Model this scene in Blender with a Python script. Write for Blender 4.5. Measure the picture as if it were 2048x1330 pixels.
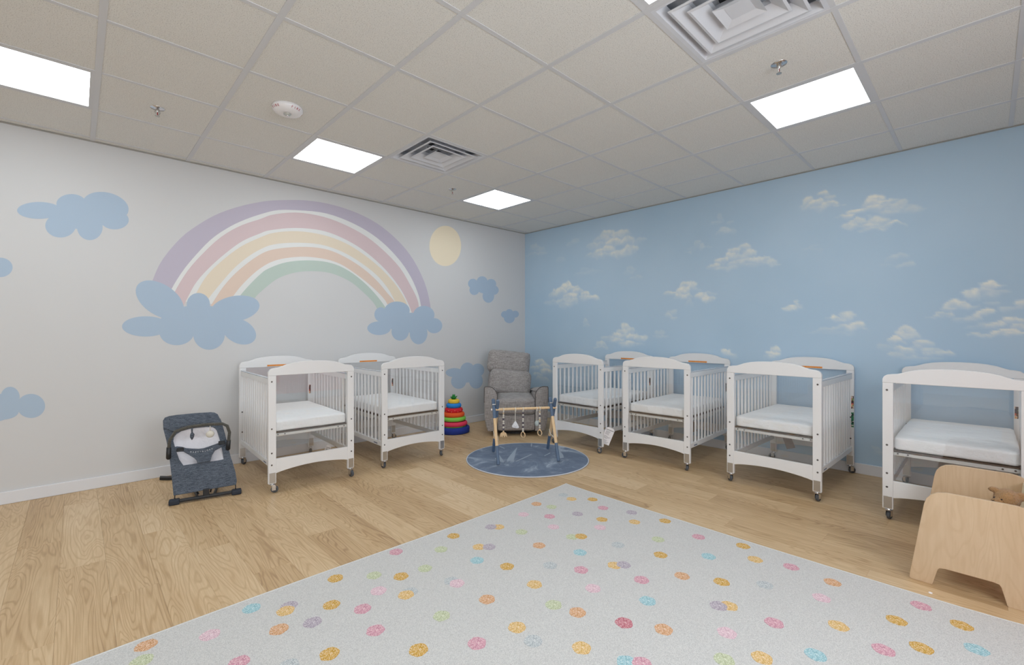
import bpy, bmesh, math, random
import numpy as np
from mathutils import Vector, Matrix, noise
PI = math.pi
SC = bpy.context.scene
COL = SC.collection
random.seed(7)
for o in list(bpy.data.objects):
    bpy.data.objects.remove(o)

# ------------------------------------------------------------------ camera, world, light, exposure
F_PX = 909.2
YAW = .8069
CAM = Vector((-4.920, -4.851, 1.226))
ROOM_Z = 2.721
cd = bpy.data.cameras.new('camera')
cd.sensor_fit = 'HORIZONTAL'; cd.sensor_width = 36.0; cd.lens = 36.0 * F_PX / 2048
cd.clip_start = .05
cam = bpy.data.objects.new('camera', cd); COL.objects.link(cam)
cam.location = CAM; cam.rotation_euler = (PI/2, 0, YAW - PI/2)
SC.camera = cam

world = bpy.data.worlds.new('world'); SC.world = world; world.use_nodes = True
world.node_tree.nodes['Background'].inputs[0].default_value = (.8, .9, 1, 1)
world.node_tree.nodes['Background'].inputs[1].default_value = .3

PANEL_EMIT = 9.0
FILL_WATTS = 38.0  # strength of each added fill lamp behind the camera
SC.view_settings.view_transform = 'Standard'
SC.view_settings.look = 'None'
SC.view_settings.exposure = 0.0
SC.view_settings.gamma = 1.0
SC.view_settings.use_curve_mapping = False
SC.cycles.max_bounces = 14
SC.cycles.diffuse_bounces = 8
SC.cycles.transparent_max_bounces = 24
SC.cycles.sample_clamp_indirect = 6

def area(name, loc, rot, sx, sy, watts, col):
    l = bpy.data.lights.new(name, 'AREA'); l.shape = 'RECTANGLE'; l.size = sx; l.size_y = sy
    l.energy = watts; l.color = col
    o = bpy.data.objects.new(name, l); COL.objects.link(o); o.location = loc; o.rotation_euler = rot
    return o
# added fill lamps, set at two made-up windows in the unseen rear wall
area('window_daylight', (-5.9, -6.12, 1.55), (PI/2, 0, 0), 1.5, 1.3, FILL_WATTS, (.90, .96, 1))
area('window_daylight', (-3.6, -6.12, 1.55), (PI/2, 0, 0), 1.5, 1.3, FILL_WATTS, (.90, .96, 1))

FW = Vector((math.cos(YAW), math.sin(YAW), 0)); RT = Vector((math.sin(YAW), -math.cos(YAW), 0))
def ray(u, v): return FW + RT*((u-1024)/F_PX) + Vector((0, 0, -(v-665)/F_PX))
def on_z(u, v, z=0.):
    d = ray(u, v); return CAM + d*((z-CAM.z)/d.z)
def on_y(u, v, y=0.):
    d = ray(u, v); return CAM + d*((y-CAM.y)/d.y)
def on_x(u, v, x=0.):
    d = ray(u, v); return CAM + d*((x-CAM.x)/d.x)

# ------------------------------------------------------------------ materials
def lin(c):
    return tuple(((x/255)/12.92 if x/255 <= .04045 else ((x/255+.055)/1.055)**2.4) for x in c)
MATS = {}
def mat(name, rgb=(200, 200, 200), rough=.5, metal=0., spec=.5, bump=None, vary=None, emit=None, sheen=0.):
    """bump=(scale,strength,distance) noise bump; vary=(scale,amount) noise on the colour"""
    if name in MATS: return MATS[name]
    m = bpy.data.materials.new(name); m.use_nodes = True; MATS[name] = m
    nt = m.node_tree; b = nt.nodes['Principled BSDF']
    c = lin(rgb)
    b.inputs['Base Color'].default_value = (*c, 1); b.inputs['Roughness'].default_value = rough
    b.inputs['Metallic'].default_value = metal; b.inputs['Specular IOR Level'].default_value = spec
    if sheen: b.inputs['Sheen Weight'].default_value = sheen
    if emit:
        b.inputs['Emission Color'].default_value = (*lin(emit[0]), 1); b.inputs['Emission Strength'].default_value = emit[1]
    tc = nt.nodes.new('ShaderNodeTexCoord')
    if bump:
        n = nt.nodes.new('ShaderNodeTexNoise'); n.inputs['Scale'].default_value = bump[0]; n.inputs['Detail'].default_value = 4
        nt.links.new(tc.outputs['Object'], n.inputs['Vector'])
        bp = nt.nodes.new('ShaderNodeBump'); bp.inputs['Strength'].default_value = bump[1]; bp.inputs['Distance'].default_value = bump[2]
        nt.links.new(n.outputs['Fac'], bp.inputs['Height']); nt.links.new(bp.outputs[0], b.inputs['Normal'])
    if vary:
        n = nt.nodes.new('ShaderNodeTexNoise'); n.inputs['Scale'].default_value = vary[0]; n.inputs['Detail'].default_value = 3
        nt.links.new(tc.outputs['Object'], n.inputs['Vector'])
        mx = nt.nodes.new('ShaderNodeMix'); mx.data_type = 'RGBA'
        a = vary[1]
        mx.inputs[6].default_value = (*[x*(1-a) for x in c], 1); mx.inputs[7].default_value = (*[min(1, x*(1+a)) for x in c], 1)
        nt.links.new(n.outputs['Fac'], mx.inputs[0]); nt.links.new(mx.outputs[2], b.inputs['Base Color'])
    return m
def N(nt, t, **kw):
    n = nt.nodes.new(t)
    for k, v in kw.items():
        if k in ('operation', 'data_type', 'blend_type', 'bands_direction', 'wave_type', 'feature', 'distance', 'attribute_name', 'noise_dimensions', 'use_clamp'): setattr(n, k, v)
        else: n.inputs[k.replace('_', ' ')].default_value = v
    return n
def ramp(nt, stops):
    r = nt.nodes.new('ShaderNodeValToRGB'); e = r.color_ramp.elements
    e[0].position, e[0].color = stops[0][0], (*stops[0][1], 1); e[1].position, e[1].color = stops[-1][0], (*stops[-1][1], 1)
    for p, c in stops[1:-1]:
        q = e.new(p); q.color = (*c, 1)
    return r

def wood_mat(name, cols, scale=(7, .8, 1), rings=9., rough=.42, axis='y', per_object=True, fine=.5, distort=.35, contrast=1., ring=.085, tone=.16, sharp=False):
    """grain = contour lines of a noise field stretched along the board, with fibre streaks over it"""
    m = bpy.data.materials.new(name); m.use_nodes = True; nt = m.node_tree; b = nt.nodes['Principled BSDF']; L = nt.links.new
    tc = nt.nodes.new('ShaderNodeTexCoord'); mp = nt.nodes.new('ShaderNodeMapping')
    sc = {'y': scale, 'x': (scale[1], scale[0], scale[2]), 'z': (scale[0], scale[2], scale[1])}[axis]
    src = tc.outputs['Object']
    if per_object:
        oi = nt.nodes.new('ShaderNodeObjectInfo')
        cx = nt.nodes.new('ShaderNodeCombineXYZ')
        for i, k in enumerate((37.0, 91.0, 53.0)):
            mm = N(nt, 'ShaderNodeMath', operation='MULTIPLY'); mm.inputs[1].default_value = k
            L(oi.outputs['Random'], mm.inputs[0]); L(mm.outputs[0], cx.inputs[i])
        ad = nt.nodes.new('ShaderNodeVectorMath'); ad.operation = 'ADD'
        L(src, ad.inputs[0]); L(cx.outputs[0], ad.inputs[1]); src = ad.outputs[0]
    mp.inputs['Scale'].default_value = sc; L(src, mp.inputs['Vector'])
    n1 = N(nt, 'ShaderNodeTexNoise', Scale=1.0, Detail=2.0, Roughness=.45, Distortion=distort); L(mp.outputs[0], n1.inputs['Vector'])
    mu = N(nt, 'ShaderNodeMath', operation='MULTIPLY'); mu.inputs[1].default_value = rings*2*PI; L(n1.outputs['Fac'], mu.inputs[0])
    si = N(nt, 'ShaderNodeMath', operation='SINE'); L(mu.outputs[0], si.inputs[0])
    mp2 = nt.nodes.new('ShaderNodeMapping'); mp2.inputs['Scale'].default_value = [s*k for s, k in zip(sc, ((14, 5, 8) if axis == 'y' else (5, 14, 8) if axis == 'x' else (14, 8, 5)))]
    L(src, mp2.inputs['Vector'])
    n2 = N(nt, 'ShaderNodeTexNoise', Scale=1.0, Detail=5.0, Roughness=.6); L(mp2.outputs[0], n2.inputs['Vector'])
    n3 = N(nt, 'ShaderNodeTexNoise', Scale=.35, Detail=3.0); L(mp.outputs[0], n3.inputs['Vector'])
    def madd(a, k, c):
        x = N(nt, 'ShaderNodeMath', operation='MULTIPLY_ADD'); x.inputs[1].default_value = k
        L(a, x.inputs[0])
        if isinstance(c, float): x.inputs[2].default_value = c
        else: L(c, x.inputs[2])
        return x.outputs[0]
    if sharp:   # thin dark growth lines on a paler ground
        mx0 = N(nt, 'ShaderNodeMath', operation='MAXIMUM'); mx0.inputs[1].default_value = 0.; L(si.outputs[0], mx0.inputs[0])
        pw = N(nt, 'ShaderNodeMath', operation='POWER'); pw.inputs[1].default_value = 1.6; L(mx0.outputs[0], pw.inputs[0])
        am = N(nt, 'ShaderNodeMath', operation='MULTIPLY'); L(pw.outputs[0], am.inputs[0]); L(n2.outputs['Fac'], am.inputs[1])   # lines fade in and out along the fibre
        f = madd(am.outputs[0], -2*ring*contrast, .5+ring*.3)
    else: f = madd(si.outputs[0], ring*contrast, .5)
    t1 = madd(n2.outputs['Fac'], fine*contrast, -fine/2*contrast); 
    s1 = N(nt, 'ShaderNodeMath', operation='ADD'); L(f, s1.inputs[0]); L(t1, s1.inputs[1])
    t2 = madd(n3.outputs['Fac'], .7*contrast, -.35*contrast)
    s2 = N(nt, 'ShaderNodeMath', operation='ADD'); L(s1.outputs[0], s2.inputs[0]); L(t2, s2.inputs[1])
    out = s2.outputs[0]
    if per_object:
        out = madd(oi.outputs['Random'], tone, out)
        sb = N(nt, 'ShaderNodeMath', operation='SUBTRACT'); sb.inputs[1].default_value = tone/2; L(out, sb.inputs[0]); out = sb.outputs[0]
    r = ramp(nt, [(0.12, lin(cols[0])), (.42, lin(cols[1])), (.62, lin(cols[2])), (.9, lin(cols[3]))]); L(out, r.inputs[0])
    L(r.outputs[0], b.inputs['Base Color']); b.inputs['Roughness'].default_value = rough; b.inputs['Specular IOR Level'].default_value = .35
    bp = nt.nodes.new('ShaderNodeBump'); bp.inputs['Strength'].default_value = .08; bp.inputs['Distance'].default_value = .001
    L(n2.outputs['Fac'], bp.inputs['Height']); L(bp.outputs[0], b.inputs['Normal'])
    return m

M_FLOOR = wood_mat('oak_plank', [(140, 106, 74), (192, 161, 121), (210, 182, 144), (228, 205, 172)], scale=(7.0, .8, 1), rings=27, rough=.4, distort=.45, ring=.155, tone=.07, sharp=True, fine=.56)
M_PLY = wood_mat('birch_plywood', [(170, 138, 104), (198, 170, 137), (208, 182, 151), (220, 197, 168)], scale=(7, 1.3, 7), rings=14, axis='z', per_object=True, fine=.4, contrast=1., ring=.09, sharp=True, distort=.5)
M_BEECH = wood_mat('beech_dowel', [(205, 170, 125), (222, 190, 148), (230, 200, 160), (238, 212, 175)], scale=(60, 4, 4), rings=2, axis='x', per_object=False, fine=.3, contrast=.6)
M_WHITE_WOOD = mat('white_lacquer', (230, 230, 231), rough=.32, spec=.5)
M_WALL = mat('wall_paint', (209, 209, 210), rough=.75, spec=.2, bump=(260, .06, .001))
M_REFLECTION_PINK = mat('pink_felt', (250, 140, 132), rough=.8)  # colour of the added out-of-view board that tints a reflection
M_BASE = mat('white_trim', (222, 223, 227), rough=.4)
M_TEE = mat('ceiling_tee', (206, 207, 210), rough=.5)
M_METAL = mat('zinc_plate', (190, 188, 184), rough=.32, metal=.85)
M_CHROME = mat('chrome', (215, 215, 218), rough=.15, metal=1.)
M_BLACK = mat('black_plastic', (30, 31, 34), rough=.45)
M_WHEEL = mat('grey_rubber', (78, 82, 88), rough=.6)
M_SCREW = mat('dark_screw', (110, 106, 104), rough=.35, metal=.8)
M_SHEET = mat('white_sheet', (243, 243, 244), rough=.85, bump=(10, .6, .035), sheen=.1)
M_ORANGE = mat('orange_label', (224, 140, 60), rough=.5, vary=(60, .35))
M_DARKBOARD = mat('dark_board', (92, 74, 62), rough=.6)
M_BLUEPAINT = mat('slate_blue_paint', (86, 106, 132), rough=.4)
M_ROPE = mat('white_cord', (232, 230, 222), rough=.9, bump=(400, .6, .002))
M_BEAR = mat('brown_plush', (176, 134, 88), rough=1., bump=(160, 1., .012), vary=(70, .22), sheen=.3)
M_EYE = mat('bead_eye', (40, 25, 18), rough=.2)
M_PAPER = mat('white_paper', (240, 238, 240), rough=.7)
M_INK = mat('printed_ink', (120, 118, 124), rough=.7)
M_INKDARK = mat('black_print', (40, 38, 42), rough=.7)

def ceiling_tile_mat():
    m = bpy.data.materials.new('mineral_tile'); m.use_nodes = True; nt = m.node_tree; b = nt.nodes['Principled BSDF']; L = nt.links.new
    tc = nt.nodes.new('ShaderNodeTexCoord')
    n = N(nt, 'ShaderNodeTexNoise', Scale=230., Detail=2., Roughness=.6); L(tc.outputs['Object'], n.inputs['Vector'])
    r = ramp(nt, [(.33, lin((178, 176, 172))), (.44, lin((223, 222, 218))), (1., lin((229, 228, 224)))]); L(n.outputs['Fac'], r.inputs[0])
    L(r.outputs[0], b.inputs['Base Color']); b.inputs['Roughness'].default_value = .95; b.inputs['Specular IOR Level'].default_value = .1
    bp = nt.nodes.new('ShaderNodeBump'); bp.inputs['Strength'].default_value = .3; bp.inputs['Distance'].default_value = .002
    L(n.outputs['Fac'], bp.inputs['Height']); L(bp.outputs[0], b.inputs['Normal'])
    return m
M_TILE = ceiling_tile_mat()

def clear_mat():
    m = bpy.data.materials.new('clear_acrylic'); m.use_nodes = True; nt = m.node_tree; L = nt.links.new
    for n in list(nt.nodes): nt.nodes.remove(n)
    out = nt.nodes.new('ShaderNodeOutputMaterial'); mx = nt.nodes.new('ShaderNodeMixShader')
    tr = nt.nodes.new('ShaderNodeBsdfTransparent'); tr.inputs[0].default_value = (.985, .99, .992, 1)
    gl = nt.nodes.new('ShaderNodeBsdfGlossy'); gl.inputs['Roughness'].default_value = .015; gl.inputs['Color'].default_value = (1, 1, 1, 1)
    fr = nt.nodes.new('ShaderNodeFresnel'); geo = nt.nodes.new('ShaderNodeNewGeometry'); ior = nt.nodes.new('ShaderNodeMapRange')
    ior.inputs['To Min'].default_value = 1.6; ior.inputs['To Max'].default_value = 1/1.6   # same reflectance from either face of the thin sheet
    L(geo.outputs['Backfacing'], ior.inputs['Value']); L(ior.outputs[0], fr.inputs[0])
    L(fr.outputs[0], mx.inputs[0]); L(tr.outputs[0], mx.inputs[1]); L(gl.outputs[0], mx.inputs[2]); L(mx.outputs[0], out.inputs[0])
    return m
M_CLEAR = clear_mat()

def fabric_mat(name, c1, c2, scale=420, contrast=1., bump=.5):
    """heathered weave: two crossed streak noises"""
    m = bpy.data.materials.new(name); m.use_nodes = True; nt = m.node_tree; b = nt.nodes['Principled BSDF']; L = nt.links.new
    tc = nt.nodes.new('ShaderNodeTexCoord')
    outs = []
    for s in ((scale, scale, scale*.07), (scale*.07, scale*.2, scale)):
        mp = nt.nodes.new('ShaderNodeMapping'); mp.inputs['Scale'].default_value = s; L(tc.outputs['Object'], mp.inputs['Vector'])
        n = N(nt, 'ShaderNodeTexNoise', Scale=1., Detail=2.); L(mp.outputs[0], n.inputs['Vector']); outs.append(n.outputs['Fac'])
    a = N(nt, 'ShaderNodeMath', operation='ADD'); L(outs[0], a.inputs[0]); L(outs[1], a.inputs[1])
    r = ramp(nt, [(0., lin(c1)), (1., lin(c2))])
    mr = N(nt, 'ShaderNodeMapRange'); mr.inputs['From Min'].default_value = .75; mr.inputs['From Max'].default_value = 1.25
    L(a.outputs[0], mr.inputs['Value']); L(mr.outputs[0], r.inputs[0]); L(r.outputs[0], b.inputs['Base Color'])
    b.inputs['Roughness'].default_value = .95; b.inputs['Specular IOR Level'].default_value = .15; b.inputs['Sheen Weight'].default_value = .15
    bp = nt.nodes.new('ShaderNodeBump'); bp.inputs['Strength'].default_value = bump; bp.inputs['Distance'].default_value = .002
    L(a.outputs[0], bp.inputs['Height']); L(bp.outputs[0], b.inputs['Normal'])
    return m
M_GREY = fabric_mat('grey_linen', (126, 121, 120), (176, 171, 169), 230)
M_GREYDK = mat('dark_piping', (78, 73, 72), rough=.9)
M_CHAR = fabric_mat('charcoal_melange', (52, 58, 68), (108, 116, 128), 420)
M_OLIVE = fabric_mat('grey_brown_cover', (66, 64, 60), (100, 98, 92), 500)
M_MESH = mat('white_lining', (226, 224, 230), rough=.8, bump=(14, .6, .03))

def rug_mat(name, rgb, speck):
    m = bpy.data.materials.new(name); m.use_nodes = True; nt = m.node_tree; b = nt.nodes['Principled BSDF']; L = nt.links.new
    tc = nt.nodes.new('ShaderNodeTexCoord')
    n = N(nt, 'ShaderNodeTexNoise', Scale=330., Detail=1.); L(tc.outputs['Object'], n.inputs['Vector'])
    c = lin(rgb); w = lin((236, 234, 228))
    r = ramp(nt, [(.38, tuple(x*(1-speck*.5) for x in c)), (.5, c), (.66, tuple(x*(1-speck)+y*speck for x, y in zip(c, w)))])
    L(n.outputs['Fac'], r.inputs[0]); L(r.outputs[0], b.inputs['Base Color']); b.inputs['Roughness'].default_value = 1.; b.inputs['Specular IOR Level'].default_value = .05
    bp = nt.nodes.new('ShaderNodeBump'); bp.inputs['Strength'].default_value = .4; bp.inputs['Distance'].default_value = .003
    L(n.outputs['Fac'], bp.inputs['Height']); L(bp.outputs[0], b.inputs['Normal'])
    return m
DOT = {'Y': (214, 168, 78), 'Z': (228, 188, 120), 'O': (220, 168, 124), 'G': (198, 206, 170), 'P': (216, 158, 175), 'L': (228, 194, 206),
       'V': (182, 170, 184), 'S': (190, 196, 200), 'B': (160, 202, 212), 'R': (200, 118, 132)}
M_DOT = {k: rug_mat('tuft_'+n, DOT[k], .6) for k, n in zip('YZOGPLVSBR', ('mustard', 'apricot', 'orange', 'sage', 'rose', 'blush', 'lavender', 'silver', 'aqua', 'raspberry'))}
M_RUG = rug_mat('tuft_cream', (204, 203, 202), .3)
M_RUGEDGE = mat('rug_binding', (216, 216, 214), rough=.9, bump=(300, .5, .002))

def blue_rug_mat():
    m = bpy.data.materials.new('blue_velour'); m.use_nodes = True; nt = m.node_tree; b = nt.nodes['Principled BSDF']; L = nt.links.new
    tc = nt.nodes.new('ShaderNodeTexCoord')
    n = N(nt, 'ShaderNodeTexNoise', Scale=3.2, Detail=6., Roughness=.65, Distortion=1.2); L(tc.outputs['Object'], n.inputs['Vector'])
    n2 = N(nt, 'ShaderNodeTexNoise', Scale=300., Detail=1.); L(tc.outputs['Object'], n2.inputs['Vector'])
    r = ramp(nt, [(.42, lin((97, 112, 135))), (.54, lin((112, 127, 149))), (.66, lin((160, 173, 190)))]); L(n.outputs['Fac'], r.inputs[0])
    L(r.outputs[0], b.inputs['Base Color']); b.inputs['Roughness'].default_value = .95; b.inputs['Sheen Weight'].default_value = .1; b.inputs['Specular IOR Level'].default_value = .1
    bp = nt.nodes.new('ShaderNodeBump'); bp.inputs['Strength'].default_value = .4; bp.inputs['Distance'].default_value = .003
    L(n2.outputs['Fac'], bp.inputs['Height']); L(bp.outputs[0], b.inputs['Normal'])
    return m

# ------------------------------------------------------------------ mesh helpers
class MB:
    def __init__(s): s.bm = bmesh.new()
    def box(s, x0, x1, y0, y1, z0, z1, bevel=0., rot=None, at=None, seg=2):
        t = bmesh.new(); bmesh.ops.create_cube(t, size=1)
        bmesh.ops.scale(t, vec=(x1-x0, y1-y0, z1-z0), verts=t.verts)
        if bevel: bmesh.ops.bevel(t, geom=t.edges[:], offset=bevel, segments=seg, profile=.5, affect='EDGES')
        c = Vector(((x0+x1)/2, (y0+y1)/2, (z0+z1)/2))
        if rot is not None: bmesh.ops.transform(t, matrix=rot.to_4x4(), verts=t.verts)
        bmesh.ops.translate(t, vec=c if at is None else Vector(at), verts=t.verts)
        s.add(t); return s
    def add(s, t, M=None):
        if M is not None: bmesh.ops.transform(t, matrix=M, verts=t.verts)
        me = bpy.data.meshes.new('tmp'); t.to_mesh(me); t.free(); s.bm.from_mesh(me); bpy.data.meshes.remove(me)
    def tube(s, pts, r, n=10, closed=False, cap=True):
        pts = [Vector(p) for p in pts]; k = len(pts); rs = r if isinstance(r, (list, tuple)) else [r]*k
        rings = []; up = None
        for i, p in enumerate(pts):
            a = pts[(i-1) % k] if (closed or i > 0) else p; b = pts[(i+1) % k] if (closed or i < k-1) else p
            t = (b-a).normalized()
            if up is None: up = Vector((0, 0, 1)) if abs(t.z) < .9 else Vector((1, 0, 0))
            sd = t.cross(up)
            sd = sd.normalized() if sd.length > 1e-6 else t.orthogonal().normalized()
            up = sd.cross(t).normalized()
            rings.append([s.bm.verts.new(p + (sd*math.cos(2*PI*j/n) + up*math.sin(2*PI*j/n))*rs[i]) for j in range(n)])
        m = k if closed else k-1
        for i in range(m):
            A, B = rings[i], rings[(i+1) % k]
            for j in range(n): s.bm.faces.new((A[j], A[(j+1) % n], B[(j+1) % n], B[j]))
        if cap and not closed:
            s.bm.faces.new(rings[0][::-1]); s.bm.faces.new(rings[-1])
        return s
    def lathe(s, prof, n=32, at=(0, 0, 0), axis=None):
        M = Matrix.Translation(at) @ (axis.to_track_quat('Z', 'Y').to_matrix().to_4x4() if axis else Matrix.Identity(4))
        R = []
        for r, z in prof:
            if r < 1e-6: R.append([s.bm.verts.new(M @ Vector((0, 0, z)))])
            else: R.append([s.bm.verts.new(M @ Vector((r*math.cos(2*PI*j/n), r*math.sin(2*PI*j/n), z))) for j in range(n)])
        for A, B in zip(R[:-1], R[1:]):
            if len(A) == 1 and len(B) == 1: continue
            for j in range(n):
                a, b = A[j % len(A)], A[(j+1) % len(A)]; c, d = B[(j+1) % len(B)], B[j % len(B)]
                f = [a, b, c, d]; f = [v for i, v in enumerate(f) if v not in f[:i]]
                if len(f) > 2: s.bm.faces.new(f)
        return s
    def prism(s, pts, vec, bevel=0.):
        """pts: closed 3-D outline (planar), extruded along vec"""
        t = bmesh.new(); vs = [t.verts.new(p) for p in pts]; f = t.faces.new(vs)
        r = bmesh.ops.extrude_face_region(t, geom=[f]); nv = [g for g in r['geom'] if isinstance(g, bmesh.types.BMVert)]
        bmesh.ops.translate(t, vec=vec, verts=nv)
        bmesh.ops.recalc_face_normals(t, faces=t.faces)
        if bevel:
            nf = Vector(vec).normalized()
            ed = [e for e in t.edges if abs((e.verts[0].co-e.verts[1].co).normalized().dot(nf)) < .5]
            bmesh.ops.bevel(t, geom=ed, offset=bevel, segments=2, profile=.5, affect='EDGES')
        s.add(t); return s
    def ball(s, at, r, sc=(1, 1, 1), rot=None, sub=3):
        t = bmesh.new(); bmesh.ops.create_icosphere(t, subdivisions=sub, radius=r)
        bmesh.ops.scale(t, vec=sc, verts=t.verts)
        if rot is not None: bmesh.ops.transform(t, matrix=rot.to_4x4(), verts=t.verts)
        bmesh.ops.translate(t, vec=at, verts=t.verts); s.add(t); return s
    def torus(s, at, R, r, n=32, m=14, axis=None, sz=1., wob=None):
        M = Matrix.Translation(at) @ (axis.to_track_quat('Z', 'Y').to_matrix().to_4x4() if axis else Matrix.Identity(4))
        V = []
        for i in range(n):
            a = 2*PI*i/n; w = wob(a) if wob else 1.
            V.append([s.bm.verts.new(M @ Vector(((R+r*w*math.cos(2*PI*j/m))*math.cos(a), (R+r*w*math.cos(2*PI*j/m))*math.sin(a), r*sz*math.sin(2*PI*j/m)))) for j in range(m)])
        for i in range(n):
            for j in range(m): s.bm.faces.new((V[i][j], V[(i+1) % n][j], V[(i+1) % n][(j+1) % m], V[i][(j+1) % m]))
        return s
    def soft(s, c, size, r, n=12, crown=(0, 0, 0), wr=0., wf=6., rot=None, seed=0, pivot=None):
        """rounded cushion block; crown bulges the faces; wr = wrinkle height"""
        t = bmesh.new(); bmesh.ops.create_cube(t, size=2)
        bmesh.ops.subdivide_edges(t, edges=t.edges[:], cuts=n, use_grid_fill=True)
        h = [q/2 for q in size]
        for v in t.verts:
            q = Vector([v.co[i]*h[i] for i in range(3)])
            # concentrate grid near the edges
            inner = Vector([max(-h[i]+r, min(h[i]-r, q[i])) for i in range(3)]); d = q-inner
            if d.length > 1e-9:
                # map cube corner region to sphere
                m = max(abs(d[i]) for i in range(3)); p = inner + d.normalized()*m
            else: p = q
            u = [q[i]/h[i] for i in range(3)]
            for i in range(3):
                if crown[i]:
                    j, k = (i+1) % 3, (i+2) % 3
                    p[i] += crown[i]*u[i]*(1-u[j]**2)*(1-u[k]**2)
            if wr:
                w = noise.noise(Vector((q.x*wf+seed, q.y*wf, q.z*wf*2)))*wr + noise.noise(Vector((q.x*wf*3+seed, q.y*wf*2, q.z*wf*3)))*wr*.4
                p += q.normalized()*w
            v.co = p
        M = Matrix.Translation(c)
        if rot is not None: M = M @ rot.to_4x4()
        bmesh.ops.transform(t, matrix=M, verts=t.verts); s.add(t); return s
    def rawprism(s, P, i): pass
    def mesh(s, name, m, smooth=False):
        me = bpy.data.meshes.new(name)
        bmesh.ops.recalc_face_normals(s.bm, faces=s.bm.faces)
        s.bm.to_mesh(me); s.bm.free()
        for x in (m if isinstance(m, list) else [m]): me.materials.append(x)
        if smooth:
            me.polygons.foreach_set('use_smooth', [True]*len(me.polygons))
        return me
    def build(s, name, m, parent=None, smooth=False, loc=None):
        o = bpy.data.objects.new(name, s.mesh(name, m, smooth)); COL.objects.link(o)
        if parent: o.parent = parent
        if loc is not None: o.location = loc
        return o
def tag(o, label=None, cat=None, group=None, kind=None):
    if label: o['label'] = label
    if cat: o['category'] = cat
    if group: o['group'] = group
    if kind: o['kind'] = kind
    return o
def thing(name, label, cat, loc=(0, 0, 0), rz=0, group=None):
    o = bpy.data.objects.new(name, None); COL.objects.link(o); o.location = loc; o.rotation_euler = (0, 0, rz)
    o.empty_display_size = .1
    return tag(o, label, cat, group)
def inst(o, parent=None, loc=None, rot=None):
    c = o.copy(); COL.objects.link(c)
    if parent: c.parent = parent
    if loc is not None: c.location = loc
    if rot is not None: c.rotation_euler = rot
    return c
def kids(o): return [c for c in list(bpy.data.objects) if c.parent == o]
def smooth_angle(o, deg=40):
    me = o.data; me.polygons.foreach_set('use_smooth', [True]*len(me.polygons))
    me.set_sharp_from_angle(angle=math.radians(deg))
    return o

# ------------------------------------------------------------------ room shell
X0, Y0 = -7.6, -6.2
T = .12
def struct(name, mb, m, **k): return tag(mb.build(name, m, **k), kind='structure')
wall_left = struct('wall_left', MB().box(X0-T, T, 0, T, 0, ROOM_Z+.3), M_WALL)
struct('wall_rear', MB().box(X0-T, -6.65, Y0-T, Y0, 0, ROOM_Z+.3).box(-6.65, -2.85, Y0-T, Y0, 0, .9).box(-6.65, -2.85, Y0-T, Y0, 2.2, ROOM_Z+.3).box(-5.15, -4.35, Y0-T, Y0, .9, 2.2).box(-2.85, T, Y0-T, Y0, 0, ROOM_Z+.3), M_WALL)
struct('wall_side', MB().box(X0-T, X0, Y0, 0, 0, ROOM_Z+.3), M_WALL)
M_PANE = mat('window_pane', (235, 240, 245), rough=.1, emit=((235, 242, 255), 1.2))  # glowing sheet for the made-up windows, extra fill from out of view
for i, xa in enumerate((-6.65, -4.35)):  # both windows are made up, added behind the camera for fill light
    wn = struct('window_%d' % (i+1), MB().box(xa, xa+1.5, Y0-T, Y0-T+.02, .9, 2.2), M_PANE)
    MB().box(xa, xa+1.5, Y0-.03, Y0+.015, .87, .91).box(xa, xa+1.5, Y0-.03, Y0+.015, 2.19, 2.23).box(xa-.03, xa+.01, Y0-.03, Y0+.015, .87, 2.23).box(xa+1.49, xa+1.53, Y0-.03, Y0+.015, .87, 2.23).box(xa+.73, xa+.77, Y0-.03, Y0, .9, 2.2).build('window_frame', M_BASE, wn)

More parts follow.
